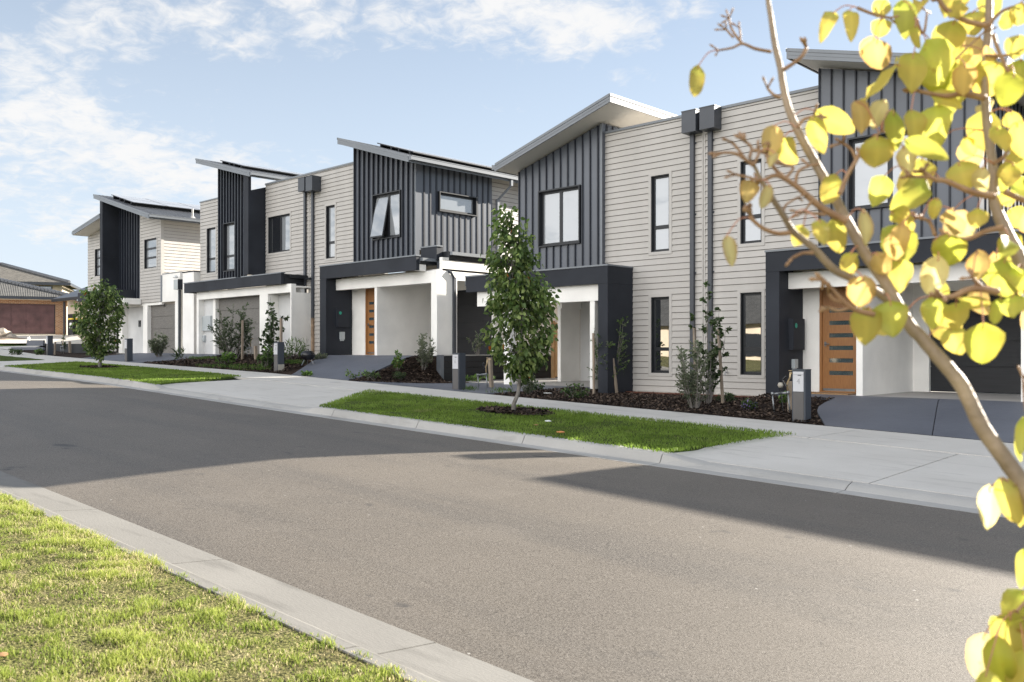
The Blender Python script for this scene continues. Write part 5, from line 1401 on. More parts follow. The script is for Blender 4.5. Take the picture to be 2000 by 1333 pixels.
def street_tree(base, rows, mpp, trunk_px, nspray, per, leaf, lab, acc):
    """rows: (pixel y, left, right) outline measured against the trunk foot (x0, y0)"""
    x0, y0 = trunk_px
    t = thing('street_tree', base, lab, 'tree', 'young street trees on the nature strip')
    zs = [(y0-r[0])*mpp for r in rows]; cx = [((r[1]+r[2])/2-x0)*mpp for r in rows]; hw = [(r[2]-r[1])/2*mpp for r in rows]
    o = np.argsort(zs); zs = np.array(zs)[o]; cx = np.array(cx)[o]; hw = np.array(hw)[o]
    rtv = np.array([RT[0], RT[1], 0]); fwv = np.array([FW[0], FW[1], 0]); B0 = np.array(base)
    P = []; H = zs[-1]; zlo = zs[0]
    while len(P) < nspray:
        z = rng.uniform(zlo, H); w = np.interp(z, zs, hw); c = np.interp(z, zs, cx)
        if rng.uniform() > (w/hw.max())**1.1+.05: continue
        th = rng.uniform(0, 2*np.pi); rr = w*rng.uniform(.0, 1)**.42*1.0*(1+.22*mnoise.noise((math.cos(th)*1.5, math.sin(th)*1.5, z*2.1)))
        P.append(B0+rtv*(c+rr*math.cos(th))+fwv*(rr*math.sin(th)*.95)+np.array([0,0,z]))
    P = np.array(P)
    # trunk and limbs
    b = MB(); k = acc
    zt = zlo+.25*(H-zlo)
    ctr = lambda z: Vector(tuple(B0+rtv*np.interp(z, np.r_[0, zs], np.r_[0, cx])+np.array([0,0,z])))
    tr = [Vector(base)-Vector((0,0,.1)), Vector(base)+Vector((.004,0,.12))]+[ctr(z)+Vector((.02*math.sin(z*5),.02*math.cos(z*4),0)) for z in np.linspace(.3, H*.93, 12)]
    rad = np.interp(np.linspace(0, 1, len(tr)), [0,.06,.3,1], [k*1.5,k*1.08,k*.8,k*.10])
    b.tube(tr, rad, 10)
    for i in range(26):
        z = rng.uniform(zlo*.92, H*.75); s_ = ctr(z); j = np.argmin(np.abs(P[:,2]-B0[2]-z-.45*rng.uniform(.4,1.2))+rng.uniform(0,.25,len(P))); e = Vector(P[j]); mid = s_.lerp(e, .45)+Vector((0,0,-.03))
        b.tube([s_, mid, e], [k*.34, k*.22, k*.06], 6)
    for p in P[::3]:
        e = Vector(tuple(p)); zz = max(zlo*.95, e.z-B0[2]-.22); s_ = ctr(zz).lerp(e, .45); b.tube([s_, e], [k*.10, k*.035], 4, cap=False)
    b.build('trunk', 'bark_grey', t, smooth=True)
    n = nspray*per; idx = np.repeat(np.arange(nspray), per)
    out = P-np.stack([np.full(nspray,0.)+B0[0], np.full(nspray,0.)+B0[1], P[:,2]], 1)
    sd = unit(unit(out)*.8+np.array([0,0,.9])+rng.normal(0,.35,(nspray,3)))
    tt = rng.uniform(-1, 1, n)[:, None]
    base_ = P[idx]+sd[idx]*tt*leaf*1.9+rng.normal(0, leaf*.45, (n, 3))
    ax = unit(np.array([0,0,-.75])+unit(out)[idx]*.5+rng.normal(0,.55,(n,3)))
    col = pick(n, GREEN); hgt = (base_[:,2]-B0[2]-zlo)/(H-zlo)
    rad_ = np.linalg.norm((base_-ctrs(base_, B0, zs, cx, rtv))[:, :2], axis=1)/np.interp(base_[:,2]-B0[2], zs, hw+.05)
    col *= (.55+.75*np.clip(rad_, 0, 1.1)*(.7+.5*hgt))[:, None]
    rare = rng.uniform(0, 1, n) < .004; col[rare] = [.45,.12,.02]
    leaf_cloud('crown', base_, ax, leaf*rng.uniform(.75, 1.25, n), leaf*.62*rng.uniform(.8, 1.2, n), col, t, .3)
    return t
def ctrs(p, B0, zs, cx, rtv): return B0[None, :]+rtv[None, :]*np.interp(p[:,2]-B0[2], zs, cx)[:, None]
p1 = gnd(1003, 808, .0)
p1.z += .05
street_tree(p1, [(418,988,1000),(435,976,1014),(455,972,1022),(485,958,1038),(512,946,1052),(540,958,1046),(565,950,1062),(600,958,1078),(640,952,1084),(665,950,1078),(692,966,1070),(718,985,1056),(738,1003,1032)], depth(p1)/F, (1003,808), 300, 13, .098, 'nearer slender street tree with dense green leaves on the middle nature strip', .036)
p2 = gnd(195, 720, .0); p2.z += .04
street_tree(p2, [(552,202,210),(562,186,222),(580,168,236),(600,158,237),(630,149,234),(655,152,231),(675,165,224),(688,180,212),(698,190,205)], depth(p2)/F, (196,720), 240, 13, .105, 'farther rounder street tree in front of the farthest townhouses', .05)

SH = 0
def shrub(px, py, top, width, lab, kind='fine', n=500, pal=None, stems=9, lean=0., flowers=None, group='shrubs in the garden beds', name='garden_shrub', spread=1., base_w=.15, cat='shrub'):
    n = int(n*{'fine': 2.6, 'broad': 1.7, 'grass': 1.6, 'airy': 1.5}[kind])
    p = on_yard(px, py); d = depth(p); H = (py-top)*d/F; W = width*d/F
    t = thing(name, p, lab, cat, group)
    B0 = np.array(p); b = MB(); pts = []; dirs = []
    for s in range(stems):
        th = rng.uniform(0, 2*np.pi); r = rng.uniform(.1, 1)**.6*W/2*spread; hh = H*rng.uniform(.45, 1.) if s else H
        if s == 0: r = 0
        e = B0+np.array([r*np.cos(th)+lean*H, r*np.sin(th), hh]); s0 = B0+np.array([np.cos(th)*W*base_w*.5, np.sin(th)*W*base_w*.5, -.03])
        ln = 6; path = []
        for i in range(ln+1):
            u = i/ln; q = s0*(1-u)+e*u; q[:2] += (e[:2]-s0[:2])*(.25*u*(1-u)); q += np.array([mnoise.noise((s*3.1, u*3, 1)), mnoise.noise((s*3.1, u*3, 7)), 0])*W*.06*u
            path.append(q)
        b.tube([tuple(q) for q in path], [max(.0025, .013*W*(1-i/ln*.85)*(1.3 if kind != 'grass' else .4)) for i in range(ln+1)], 5)
        path = np.array(path)
        nside = {'fine': 12, 'broad': 9, 'grass': 0, 'airy': 6}[kind]
        for k in range(nside):
            u = rng.uniform(.22, 1.) if kind != 'airy' else rng.uniform(.4, 1); q = np.array([np.interp(u, np.linspace(0,1,ln+1), path[:,c]) for c in range(3)])
            a = rng.uniform(0, 2*np.pi); l = W*.28*(1.15-u*.6)*rng.uniform(.5, 1.2); v = np.array([np.cos(a), np.sin(a), rng.uniform(.2, 1.1)]); v /= np.linalg.norm(v)
            b.tube([tuple(q), tuple(q+v*l)], [.004, .0015], 4, cap=False)
            for w_ in rng.uniform(.15, 1, max(2, int(n/(stems*max(1,nside))))): pts.append(q+v*l*w_); dirs.append(v)
        if kind == 'grass' or kind == 'fine':
            for w_ in rng.uniform(.1, 1, max(2, n//(stems*3))):
                q = np.array([np.interp(w_, np.linspace(0,1,ln+1), path[:,c]) for c in range(3)]); pts.append(q); v = path[-1]-path[0]; dirs.append(v/np.linalg.norm(v))
    b.build('stem', 'bark_grey', t)
    pts = np.array(pts); dirs = np.array(dirs); m = len(pts)
    if kind == 'broad': L_, W_, jit = .068, .036, .9
    elif kind == 'airy': L_, W_, jit = .075, .02, .8
    elif kind == 'fine': L_, W_, jit = .055, .013, .6
    else: L_, W_, jit = .16, .018, .5
    sc_ = max(1., d/17*.8)
    ax = unit(dirs+rng.normal(0, jit, (m, 3)))
    col = pick(m, pal or [(.05,.075,.03), (.075,.105,.045), (.035,.05,.025)])
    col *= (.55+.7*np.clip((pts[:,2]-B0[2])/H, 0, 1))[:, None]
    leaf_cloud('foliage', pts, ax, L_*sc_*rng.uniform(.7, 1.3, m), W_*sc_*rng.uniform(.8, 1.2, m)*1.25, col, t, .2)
    if flowers is not None:
        k = max(10, m//12); i = rng.integers(0, m, k); leaf_cloud('flowers', pts[i]+rng.normal(0,.02,(k,3)), unit(rng.normal(0,1,(k,3))+np.array([0,0,1])), .03*sc_, .03*sc_, np.tile(np.array(flowers), (k,1)), t, .5)
    return t
OLIVE = [(0.15, 0.188, 0.105), (0.195, 0.225, 0.135), (0.105, 0.135, 0.075), (0.24, 0.255, 0.165)]
DEEP = [(0.043, 0.076, 0.031), (0.068, 0.111, 0.037), (0.093, 0.136, 0.051)]
BRIGHT = [(0.105, 0.195, 0.038), (0.15, 0.255, 0.053), (0.075, 0.135, 0.03)]
shrub(1357, 799, 668, 92, 'fine grey green bush at the foot of the tall sapling between the lower windows', 'fine', 1500, OLIVE, 16)
shrub(1382, 790, 556, 86, 'tall thin sapling with small dark leaves between the lower windows', 'broad', 950, DEEP+[(.07,.10,.04)], 9, base_w=.1, name='sapling', cat='sapling')
shrub(1188, 768, 604, 92, 'staked dark green shrub before the dark porch pier', 'fine', 1500, OLIVE[:2]+BRIGHT, 13)
shrub(1032, 773, 722, 36, 'small grey green bush right of the nearer street tree trunk', 'fine', 260, OLIVE+DEEP, 6)
shrub(1047, 764, 745, 28, 'low dark plant in the mulch behind the nearer street tree', 'broad', 90, DEEP, 6, spread=1.2)
shrub(1126, 780, 752, 46, 'low straggly plant in the mulch before the carport', 'broad', 150, DEEP+BRIGHT[:1], 8, spread=1.2)
shrub(1418, 786, 770, 36, 'low dark mounded plant right of the leaning stake', 'fine', 260, DEEP, 12, spread=1.1, base_w=.6)
shrub(1462, 801, 781, 30, 'low plant with small purple flowers in the near bed', 'fine', 220, DEEP, 9, flowers=(.30,.20,.55), spread=1.2)
shrub(1531, 790, 768, 26, 'small green plant behind the tap beside letterbox 4', 'broad', 60, BRIGHT, 5)
shrub(826, 722, 655, 44, 'fine silvery bush on the slope above the retaining wall', 'fine', 560, OLIVE, 12)
shrub(776, 724, 690, 34, 'low yellow flowering plant on the slope by the ramped driveway', 'broad', 170, BRIGHT, 8, flowers=(.55,.45,.04))
shrub(712, 741, 727, 52, 'creeping weed at the right corner of the ramped driveway', 'broad', 140, BRIGHT+DEEP, 9, spread=1.6, base_w=.8)
shrub(779, 741, 727, 26, 'small dark tuft near the path below the sloping bed', 'fine', 150, DEEP, 9, base_w=.5)
shrub(600, 735, 727, 22, 'little green weed at the foot of the ramped driveway', 'broad', 50, BRIGHT, 6, spread=1.5)
shrub(909, 746, 738, 26, 'leafy green weed at the foot of the retaining wall right of the second letterbox', 'broad', 90, BRIGHT, 8, spread=1.5, base_w=.8)
shrub(943, 747, 735, 36, 'bright leafy clump at the foot of the retaining wall behind the tap', 'broad', 150, BRIGHT, 10, spread=1.4, base_w=.8)
shrub(934, 744, 700, 34, 'thin airy bush against the black retaining wall', 'airy', 110, DEEP+OLIVE, 7)
shrub(455, 704, 596, 84, 'large dense dark shrub before the timber look garage door', 'fine', 1500, DEEP+OLIVE[2:3], 18)
shrub(528, 712, 580, 60, 'sapling with round dark leaves behind the third letterbox', 'broad', 520, DEEP, 7, name='sapling', cat='sapling', base_w=.08)
shrub(571, 702, 662, 50, 'green grassy clump beside the barbecue', 'grass', 420, BRIGHT, 26, spread=1.3, base_w=.5)
shrub(520, 718, 680, 40, 'leafy green bush just left of the third letterbox', 'broad', 260, BRIGHT+DEEP, 9)
shrub(624, 703, 690, 26, 'small silvery plant right of the barbecue', 'fine', 120, OLIVE, 8, base_w=.5)
shrub(440, 712, 690, 34, 'low green plant in the middle of the weedy bed', 'broad', 140, BRIGHT, 8, spread=1.3)
shrub(352, 701, 684, 30, 'low spiky green plant at the left end of the weedy bed', 'grass', 120, DEEP, 12, base_w=.4)
shrub(310, 698, 651, 36, 'fine grey green bush before the farthest garage door', 'fine', 620, OLIVE, 13)
shrub(30, 694, 683, 26, 'low dark plant at the left tip of the sunken bed', 'fine', 120, DEEP, 9, base_w=.5)
shrub(76, 694, 683, 22, 'low green plant just left of the far left letterbox', 'fine', 110, DEEP+BRIGHT, 9, base_w=.5)
shrub(124, 690, 656, 12, 'thin bare sapling in the sunken bed', 'airy', 40, DEEP, 3, name='sapling', cat='sapling')
q = atd(152, 668, 52); 
# low grass patches between the middle bed and the path
gp = []
for (xa, xb, ya, yb_, n_) in ((385, 530, 714, 724, 1500), (370, 420, 699, 703, 500), (556, 592, 706, 712, 400), (905, 925, 759, 764, 120), (965, 1000, 762, 768, 160)):
    for i in range(n_):
        p = on_yard(rng.uniform(xa, xb), rng.uniform(ya, yb_)); gp.append(tuple(p)) if i % 4 == 0 else gp.append((gp[-1][0]+rng.normal(0,.05), gp[-1][1]+rng.normal(0,.05), gp[-1][2]))
gp = np.array(gp); gp = gp[(gp[:,1] > YP+.05)]
g = blades('grass', gp, .10, .014, pick(len(gp), BRIGHT), .8); g['kind'] = 'stuff'; tag(g, 'sparse green grass and weeds growing through the mulch beds', 'grass')
# ------------------------------------------------------------------ the yellowing pear tree beside the camera
Z11 = lambda x, y: (1300+x/2.563, y/2.563)
Z10 = lambda x, y: (1480+x/3.029, 460+y/3.029)
Z12 = lambda x, y: (1560+x/1.5636, 480+y/1.5636)
PT = thing('pear_tree', (-.35, 2.02, zf(-.35)-.06), 'pear tree with yellow autumn leaves and bare pale stems leaning across the right foreground', 'tree')
def smooth_path(pts, n=5):
    pts = [Vector(p) for p in pts]; out = []
    for i in range(len(pts)-1):
        p0, p1, p2, p3 = pts[max(i-1,0)], pts[i], pts[i+1], pts[min(i+2,len(pts)-1)]
        for k in range(n):
            t = k/n; out.append(.5*((2*p1)+(-p0+p2)*t+(2*p0-5*p1+4*p2-p3)*t*t+(-p0+3*p1-3*p2+p3)*t*t*t))
    out.append(pts[-1]); return out
WOOD = []                                   # samples of the twigs for hanging leaves
def limb(name, px, w, d, m='bark_pale', n=9, parent=None):
    """px: pixel track, w: widths in px, d: distances"""
    d = d if hasattr(d, '__len__') else [d]*len(px); w = w if hasattr(w, '__len__') else [w]*len(px)
    d = list(np.interp(np.linspace(0,1,len(px)), np.linspace(0,1,len(d)), d)); w = list(np.interp(np.linspace(0,1,len(px)), np.linspace(0,1,len(w)), w))
    p = smooth_path([atd(x, y, q) for (x, y), q in zip(px, d)])
    r = np.interp(np.linspace(0,1,len(p)), np.linspace(0,1,len(w)), [ww/2*q/F for ww, q in zip(w, d)])
    r = [max(.0011, q*(1+.07*mnoise.noise((i*.9, len(WOOD), 0)))) for i, q in enumerate(r)]
    b = MB(); b.tube(p, r, n)
    WOOD.extend(p)
    return b.build(name, m, parent or PT, smooth=True), p
root = Vector((-.35, 2.02, zf(-.35)-.25))
main = [(1497,-60),(1500,0),(1505,31),(1513,86),(1524,133),(1530,172),(1542,218),(1565,269),(1591,316),(1624,375),(1655,433),(1690,496),(1711,526),(1731,556),(1774,632),(1800,660),(1822,686),(1852,720),(1881,758),(1919,836),(1962,896),(2001,956)]
wm = [9,10,11,12,13,14,15,17,18,19,20,21,22,22,24,25,26,27,28,29,30,32]
pm = [atd(x, y, q) for (x, y), q in zip(main, np.linspace(1.72, 1.50, len(main)))]
tail = [atd(2030, 1040, 1.50), atd(2046, 1180, 1.52)]
pth = smooth_path(pm+tail+[root+Vector((.02,.0,.9)), root+Vector((0,0,.45)), root], 4)
rr = np.interp(np.linspace(0,1,len(pth)), np.r_[np.linspace(0,.82,len(wm)), .9, 1.], [w/2*1.6/F for w in wm]+[.021,.026])
b = MB(); b.tube(pth, [r*(1+.06*mnoise.noise((i*.7,2,0))) for i, r in enumerate(rr)], 14); b.build('trunk', 'bark_pale', PT, smooth=True); WOOD.extend(pth[:80])
s2 = [(1930,-60),(1932,0),(1931,40),(1926,117),(1924,191),(1931,273),(1940,332),(1941,390),(1963,449),(1990,503),(2016,575),(2040,700),(2052,860),(2050,1000)]
limb('branch', s2, [12,14,15,16,16,17,18,20,24,27,28,30,31,32], [1.72,1.66,1.6,1.52], n=12)
s3 = [(1464,308),(1476,330),(1488,355),(1510,390),(1530,421),(1550,453),(1588,484),(1628,526),(1665,545),(1718,574),(1752,604)]
limb('branch', s3, [5,7,9,11,12,13,14,15,16,17,15], [1.46,1.50,1.53], n=10)
def twig(px, w=(8,5), d=1.5, buds=True):
    o, p = limb('twig', px, [w[0], w[0]*.8, w[1]], d, 'bark_twig', 7)
    if buds: spur(p[-1], (p[-1]-p[-2]).normalized(), w[1])
    return p
def spur(p, v, w):
    b = MB()
    for k in range(rng.integers(2, 5)):
        a = (v+Vector(tuple(rng.normal(0,.65,3)))).normalized(); l = rng.uniform(.006,.016); r = w/2*1.5/F
        q = p+a*l; b.tube([p, q, q+a*.004, q+a*.010], [r*.9, r*.8, r*1.25, r*.25], 7)
    b.build('bud', 'bark_twig', PT, smooth=True)
tw = [([Z11(530,260),Z11(450,245),Z11(385,220),Z11(335,240),Z11(265,253)], (7,4), 1.64), ([Z11(385,220),Z11(345,170),Z11(325,130),Z11(318,92)], (6,4), 1.64), ([Z11(372,208),Z11(375,175),Z11(370,140)], (5,4), 1.64), ([Z11(340,190),Z11(305,150)], (5,4), 1.64),
      ([Z11(590,350),Z11(640,318),Z11(685,280),Z11(705,238)], (9,7), 1.63), ([Z11(575,490),Z11(540,475),Z11(510,442)], (8,5), 1.62), ([Z11(660,640),Z11(690,600),Z11(740,585)], (8,6), 1.6),
      ([Z11(870,975),Z11(905,890),Z11(945,820),Z11(970,775)], (10,8), 1.55), ([Z11(955,800),Z11(930,750),Z11(885,715)], (7,6), 1.55), ([Z11(960,780),Z11(1000,720),Z11(1080,660)], (5,3), 1.55),
      ([Z11(905,1110),Z11(850,1080),Z11(780,1040),Z11(715,985),Z11(650,930),Z11(560,880),Z11(490,905)], (16,7), 1.50), ([Z11(650,930),Z11(560,860),Z11(520,800),Z11(505,770)], (9,7), 1.5), ([Z11(650,930),Z11(665,860),Z11(720,830)], (8,6), 1.5), ([Z11(600,895),Z11(640,840),Z11(600,830)], (7,5), 1.5),
      ([Z11(440,830),Z11(400,800),Z11(350,770),Z11(290,765)], (8,6), 1.46), ([Z11(400,800),Z11(365,750),Z11(335,715)], (7,6), 1.46), ([Z11(420,790),Z11(430,740),Z11(400,710)], (7,6), 1.46), ([Z11(440,830),Z11(470,760),Z11(460,740)], (7,5), 1.46),
      ([Z11(470,905),Z11(420,890),Z11(350,875)], (7,5), 1.47), ([Z11(630,1165),Z11(560,1170),Z11(490,1145),Z11(435,1100),Z11(425,1075)], (10,9), 1.5), ([Z11(590,1080),Z11(600,1030),Z11(660,990)], (6,4), 1.5), ([Z11(800,1075),Z11(750,1070),Z11(690,1065)], (7,5), 1.5),
      ([Z10(330,105),Z10(270,105),Z10(205,133)], (8,6), 1.5), ([Z10(690,470),Z10(590,445),Z10(520,405),Z10(450,330),Z10(385,262)], (12,8), 1.45), ([Z10(500,395),Z10(450,380),Z10(420,345)], (8,7), 1.45), ([Z10(540,430),Z10(480,445),Z10(425,430)], (8,6), 1.45),
      ([Z11(1600,490),Z11(1480,470),Z11(1400,482),Z11(1260,455)], (14,7), 1.62), ([Z11(1645,985),Z11(1560,970),Z11(1480,940),Z11(1400,905),Z11(1350,900),Z11(1290,860)], (14,8), 1.55), ([Z11(1400,905),Z11(1330,890),Z11(1240,885)], (8,6), 1.55),
      ([Z11(1640,820),Z11(1690,790),Z11(1715,735),Z11(1700,690)], (9,7), 1.6), ([Z11(1610,130),Z11(1520,110),Z11(1450,80),Z11(1400,45),Z11(1370,0)], (12,9), 1.66), ([Z11(1610,130),Z11(1680,60),Z11(1760,30)], (8,5), 1.66), ([Z11(1600,280),Z11(1700,280),Z11(1790,250)], (8,5), 1.62),
      ([Z11(1640,170),Z11(1665,250),Z11(1720,370)], (9,7), 1.6), ([Z11(1450,300),Z11(1520,230),Z11(1590,165)], (5,4), 1.6), ([Z11(960,40),Z11(1050,75),Z11(1120,90)], (7,5), 1.66), ([Z11(1250,90),Z11(1290,170),Z11(1310,60)], (7,4), 1.66),
      ([Z10(1420,335),Z10(1330,318),Z10(1240,325),Z10(1150,362),Z10(1090,365)], (16,9), 1.48), ([Z10(1340,320),Z10(1290,270),Z10(1270,250)], (9,7), 1.48), ([Z11(1690,1140),Z11(1600,1160),Z11(1500,1200),Z11(1400,1180)], (12,7), 1.56), ([Z11(1350,1180),Z11(1320,1110),Z11(1260,1090)], (8,6), 1.56),
      ([Z11(1700,960),Z11(1760,990),(2010,395)], (14,12), 1.6), ([(2016,860),(2004,800),(1998,740)], (8,5), 1.5), ([(2046,1150),(2010,1170),(1985,1195)], (9,6), 1.5), ([(2020,1010),(2000,985),(1978,952)], (6,3), 1.5)]
for px, w, d in tw: twig(px, w, d)
# leaves: base, tip, width (all in picture units of the survey), tone, nearness
LV = []
def lf(fn, bx, by, tx, ty, w, tone, sc_, d=None): LV.append((fn(bx, by), fn(tx, ty), w/sc_, tone, d))
for a in [(165,330,145,487,85,'y'),(838,68,772,215,78,'y'),(918,58,930,212,78,'y'),(1045,190,985,288,85,'o'),(1060,200,1085,347,150,'o'),(1100,2,1055,88,92,'y'),(1190,5,1200,200,115,'g'),(1080,98,1070,190,105,'y'),(1250,128,1272,245,66,'y'),(1445,108,1385,272,165,'y'),(1535,65,1545,182,130,'y'),(1620,-25,1642,82,125,'g'),
          (1240,275,1225,466,140,'y'),(1340,275,1390,476,185,'G'),(1482,236,1490,332,92,'y'),(1500,325,1490,482,120,'o'),(1745,375,1688,532,150,'G'),(540,633,512,792,105,'o'),(548,768,522,843,52,'p'),(585,698,655,822,128,'y'),(738,588,792,772,92,'y'),(760,560,945,662,118,'y'),(955,510,982,678,112,'o'),(1095,505,1035,648,95,'p'),(1140,556,1152,757,92,'g'),
          (1060,688,1050,842,165,'y'),(1230,555,1238,712,120,'y'),(1368,535,1358,747,165,'g'),(1190,738,1215,872,105,'p'),(1205,706,1418,800,92,'g'),(1600,555,1592,757,155,'y'),(1500,688,1545,777,72,'y'),(1330,480,1485,540,92,'y'),(430,908,398,1018,100,'o'),(522,928,478,1046,62,'p'),(305,1185,332,1335,72,'p'),(852,878,795,1025,112,'y'),(1092,886,1035,1038,120,'g'),(1300,905,1125,1052,140,'g'),
          (1470,815,1512,955,150,'y'),(988,1055,1002,1232,76,'p'),(1130,1062,1240,1152,112,'y'),(1150,1155,1150,1302,98,'o'),(1220,1145,1235,1248,60,'G'),(690,1135,648,1232,92,'y'),(768,1105,792,1232,92,'y'),(850,1100,872,1268,108,'y'),(930,1270,900,1345,85,'y'),(1360,995,1338,1098,62,'y'),(1440,1055,1462,1175,122,'o'),(1560,1045,1560,1142,100,'y'),(1420,1180,1420,1335,158,'G'),
          (1730,565,1742,662,112,'y'),(1762,615,1792,795,122,'y'),(1700,955,1722,1035,82,'y'),(1790,20,1760,130,110,'y'),(1650,300,1600,230,60,'o'),(1770,180,1740,300,110,'y'),(1690,1290,1752,1420,160,'g'),(1590,840,1600,960,90,'p'),(1740,820,1700,930,110,'y'),(1280,10,1260,70,70,'y'),(1480,10,1430,90,110,'y'),(1730,60,1690,150,90,'g'),(1660,640,1700,760,110,'y'),(1780,300,1760,420,120,'g'),(1560,330,1600,420,70,'y')]: lf(Z11, *a, 2.563)
for a in [(545,108,542,238,108,'y'),(700,106,762,232,118,'o'),(842,152,838,342,138,'y'),(620,246,598,432,168,'o'),(642,436,638,652,178,'y'),(785,396,802,604,188,'g'),(860,-62,818,148,108,'o'),(1050,366,1038,558,138,'g'),(1172,406,1182,565,148,'y'),(1135,552,1208,708,140,'y'),(1335,528,1322,758,225,'G'),(1195,372,1378,402,92,'y'),(1070,128,1005,352,150,'p'),(1300,95,1302,272,150,'o'),(1462,145,1485,362,225,'g'),(1510,356,1520,485,150,'g'),(1440,376,1398,528,84,'g'),(1575,1085,1556,1340,62,'g'),(1530,200,1560,330,140,'g'),(1480,20,1440,130,120,'g')]: lf(Z10, *a, 3.029)
for a in [(585,738,578,868,66,'p'),(618,712,672,852,72,'y'),(692,528,676,642,44,'g'),(692,928,678,1048,48,'g'),(690,1055,640,1165,90,'g'),(648,1128,640,1275,112,'y'),(568,1188,542,1325,88,'p'),(600,1195,622,1345,92,'G'),(692,1170,665,1330,90,'g'),(690,1240,680,1400,110,'y'),(575,1300,560,1420,90,'y'),(690,760,676,860,50,'y')]: lf(Z12, *a, 1.5636)
# looser leaves deeper in the crown at the upper right
for k in range(15):
    x, y = rng.uniform(1730, 2010), rng.uniform(-30, 640); l = rng.uniform(55, 95); a = rng.normal(1.55, .5); LV.append(((x, y), (x+l*math.cos(a), y+l*math.sin(a)), l*rng.uniform(.7, 1.0), rng.choice(['y','y','g','p','o','g']), rng.uniform(1.62, 1.85)))
for k in range(34):
    x, y = rng.uniform(1800, 2060), rng.uniform(-40, 600)
    if rng.uniform() < .3: x = rng.uniform(1990, 2150); y = rng.uniform(-40, 1300)
    l = rng.uniform(34, 66); a = rng.normal(1.5, .6); LV.append(((x, y), (x+l*math.cos(a), y+l*math.sin(a)), l*rng.uniform(.6, .95), rng.choice(['y','y','g','g','p','o']), rng.uniform(1.65, 2.1)))
TONE = {'y': (.67,.56,.125), 'g': (.54,.53,.10), 'G': (.43,.45,.06), 'o': (.68,.50,.18), 'p': (.76,.66,.30)}
V, Fq, Cc = [], [], []; NT, NW = 8, 6
tprof = [0,.06,.2,.4,.62,.82,.94,1.]; wprof = [0.05,.60,.95,1.02,.92,.62,.30,.03]
WA = np.array([tuple(p) for p in WOOD])
pet = MB()
for (bp_, tp_, w, tone, d) in LV:
    d0 = d
    if d0 is None:
        cand = [(math.hypot(*( (lambda q: (q[0]-bp_[0], q[1]-bp_[1]))(( CX+F*(RT[0]*p[0]+RT[1]*p[1])/(FW[0]*p[0]+FW[1]*p[1]), HY-F*(p[2]-EYE)/(FW[0]*p[0]+FW[1]*p[1]) ))) ), FW[0]*p[0]+FW[1]*p[1]) for p in WA[::3]]
        cand.sort(); d0 = cand[0][1]+rng.normal(0, .03)
    b0 = np.array(atd(*bp_, d0)); t0 = np.array(atd(*tp_, d0+rng.normal(0, .022)))
    ax = t0-b0; L_ = np.linalg.norm(ax); ax /= L_
    view = -b0+np.array([0,0,EYE]); view /= np.linalg.norm(view); view = view+rng.normal(0, .28, 3)
    u = np.cross(ax, view); u /= np.linalg.norm(u); nn = np.cross(u, ax)
    W = w*d0/F; fold = rng.uniform(.05, .40)*rng.choice([-1, 1], p=[.35,.65]); cup = rng.normal(.10, .09)*L_; wav = rng.uniform(.03,.12)*W; ph = rng.uniform(0, 6)
    col = np.array(TONE[tone])*rng.uniform(.85, 1.12); edge = rng.uniform(.1, .7) if tone in 'op' else rng.uniform(0, .35)
    o = len(V); pk = rng.uniform(.85, 1.25)
    for i, (t, wp) in enumerate(zip(tprof, wprof)):
        for j in range(NW+1):
            s = (j/NW-.5)*2; t_ = t**pk; q = b0+ax*L_*t_+u*W/2*wp*s*(1-.04*math.sin(5*t+ph))+nn*(abs(s)*wp*W*.5*fold+cup*math.sin(math.pi*t)*.8+wav*math.sin(9*t+ph+2*s)*abs(s))
            if i == 0: q = q-ax*L_*.05*abs(s)          # heart-shaped foot
            V.append(q); e = abs(s)**4*edge
            c = col*(1-e)+np.array([.42,.17,.05])*e
            if j == NW//2: c = c*1.12
            if tone in 'yg' and i < 3: c = c*np.array([.9,1.02,.9])
            Cc.append(c)
    for i in range(len(tprof)-1):
        for j in range(NW): a = o+i*(NW+1)+j; Fq.append((a, a+1, a+NW+2, a+NW+1))
    k = np.argmin(((WA-b0)**2).sum(1)); at_ = WA[k]
    if np.linalg.norm(at_-b0) > .16: at_ = b0+np.array([rng.normal(0,.015), .02, rng.uniform(.025,.05)])
    mid = (at_+b0)/2+np.array([0,0,.22*np.linalg.norm(at_-b0)])
    pet.tube(smooth_path([tuple(at_), tuple(mid), tuple(b0), tuple(b0+ax*L_*.12)], 4), .0011, 5)
lo = np_mesh('leaves', np.array(V), np.array(Fq), 'yellow_leaf', PT, cols=np.clip(np.array(Cc), 0, 1), smooth=True)
pm_ = bpy.data.meshes.new('p'); pm_.from_pydata([tuple(Vector(v)-Vector(PT.location)) for v in pet.v], [], pet.f); pm_.polygons.foreach_set('material_index', [1]*len(pet.f)); pm_.update()
bm = bmesh.new(); bm.from_mesh(lo.data); bm.from_mesh(pm_)
for f in bm.faces: f.smooth = True
bm.to_mesh(lo.data); bm.free(); bpy.data.meshes.remove(pm_); lo.data.materials.append(M['petiole'])
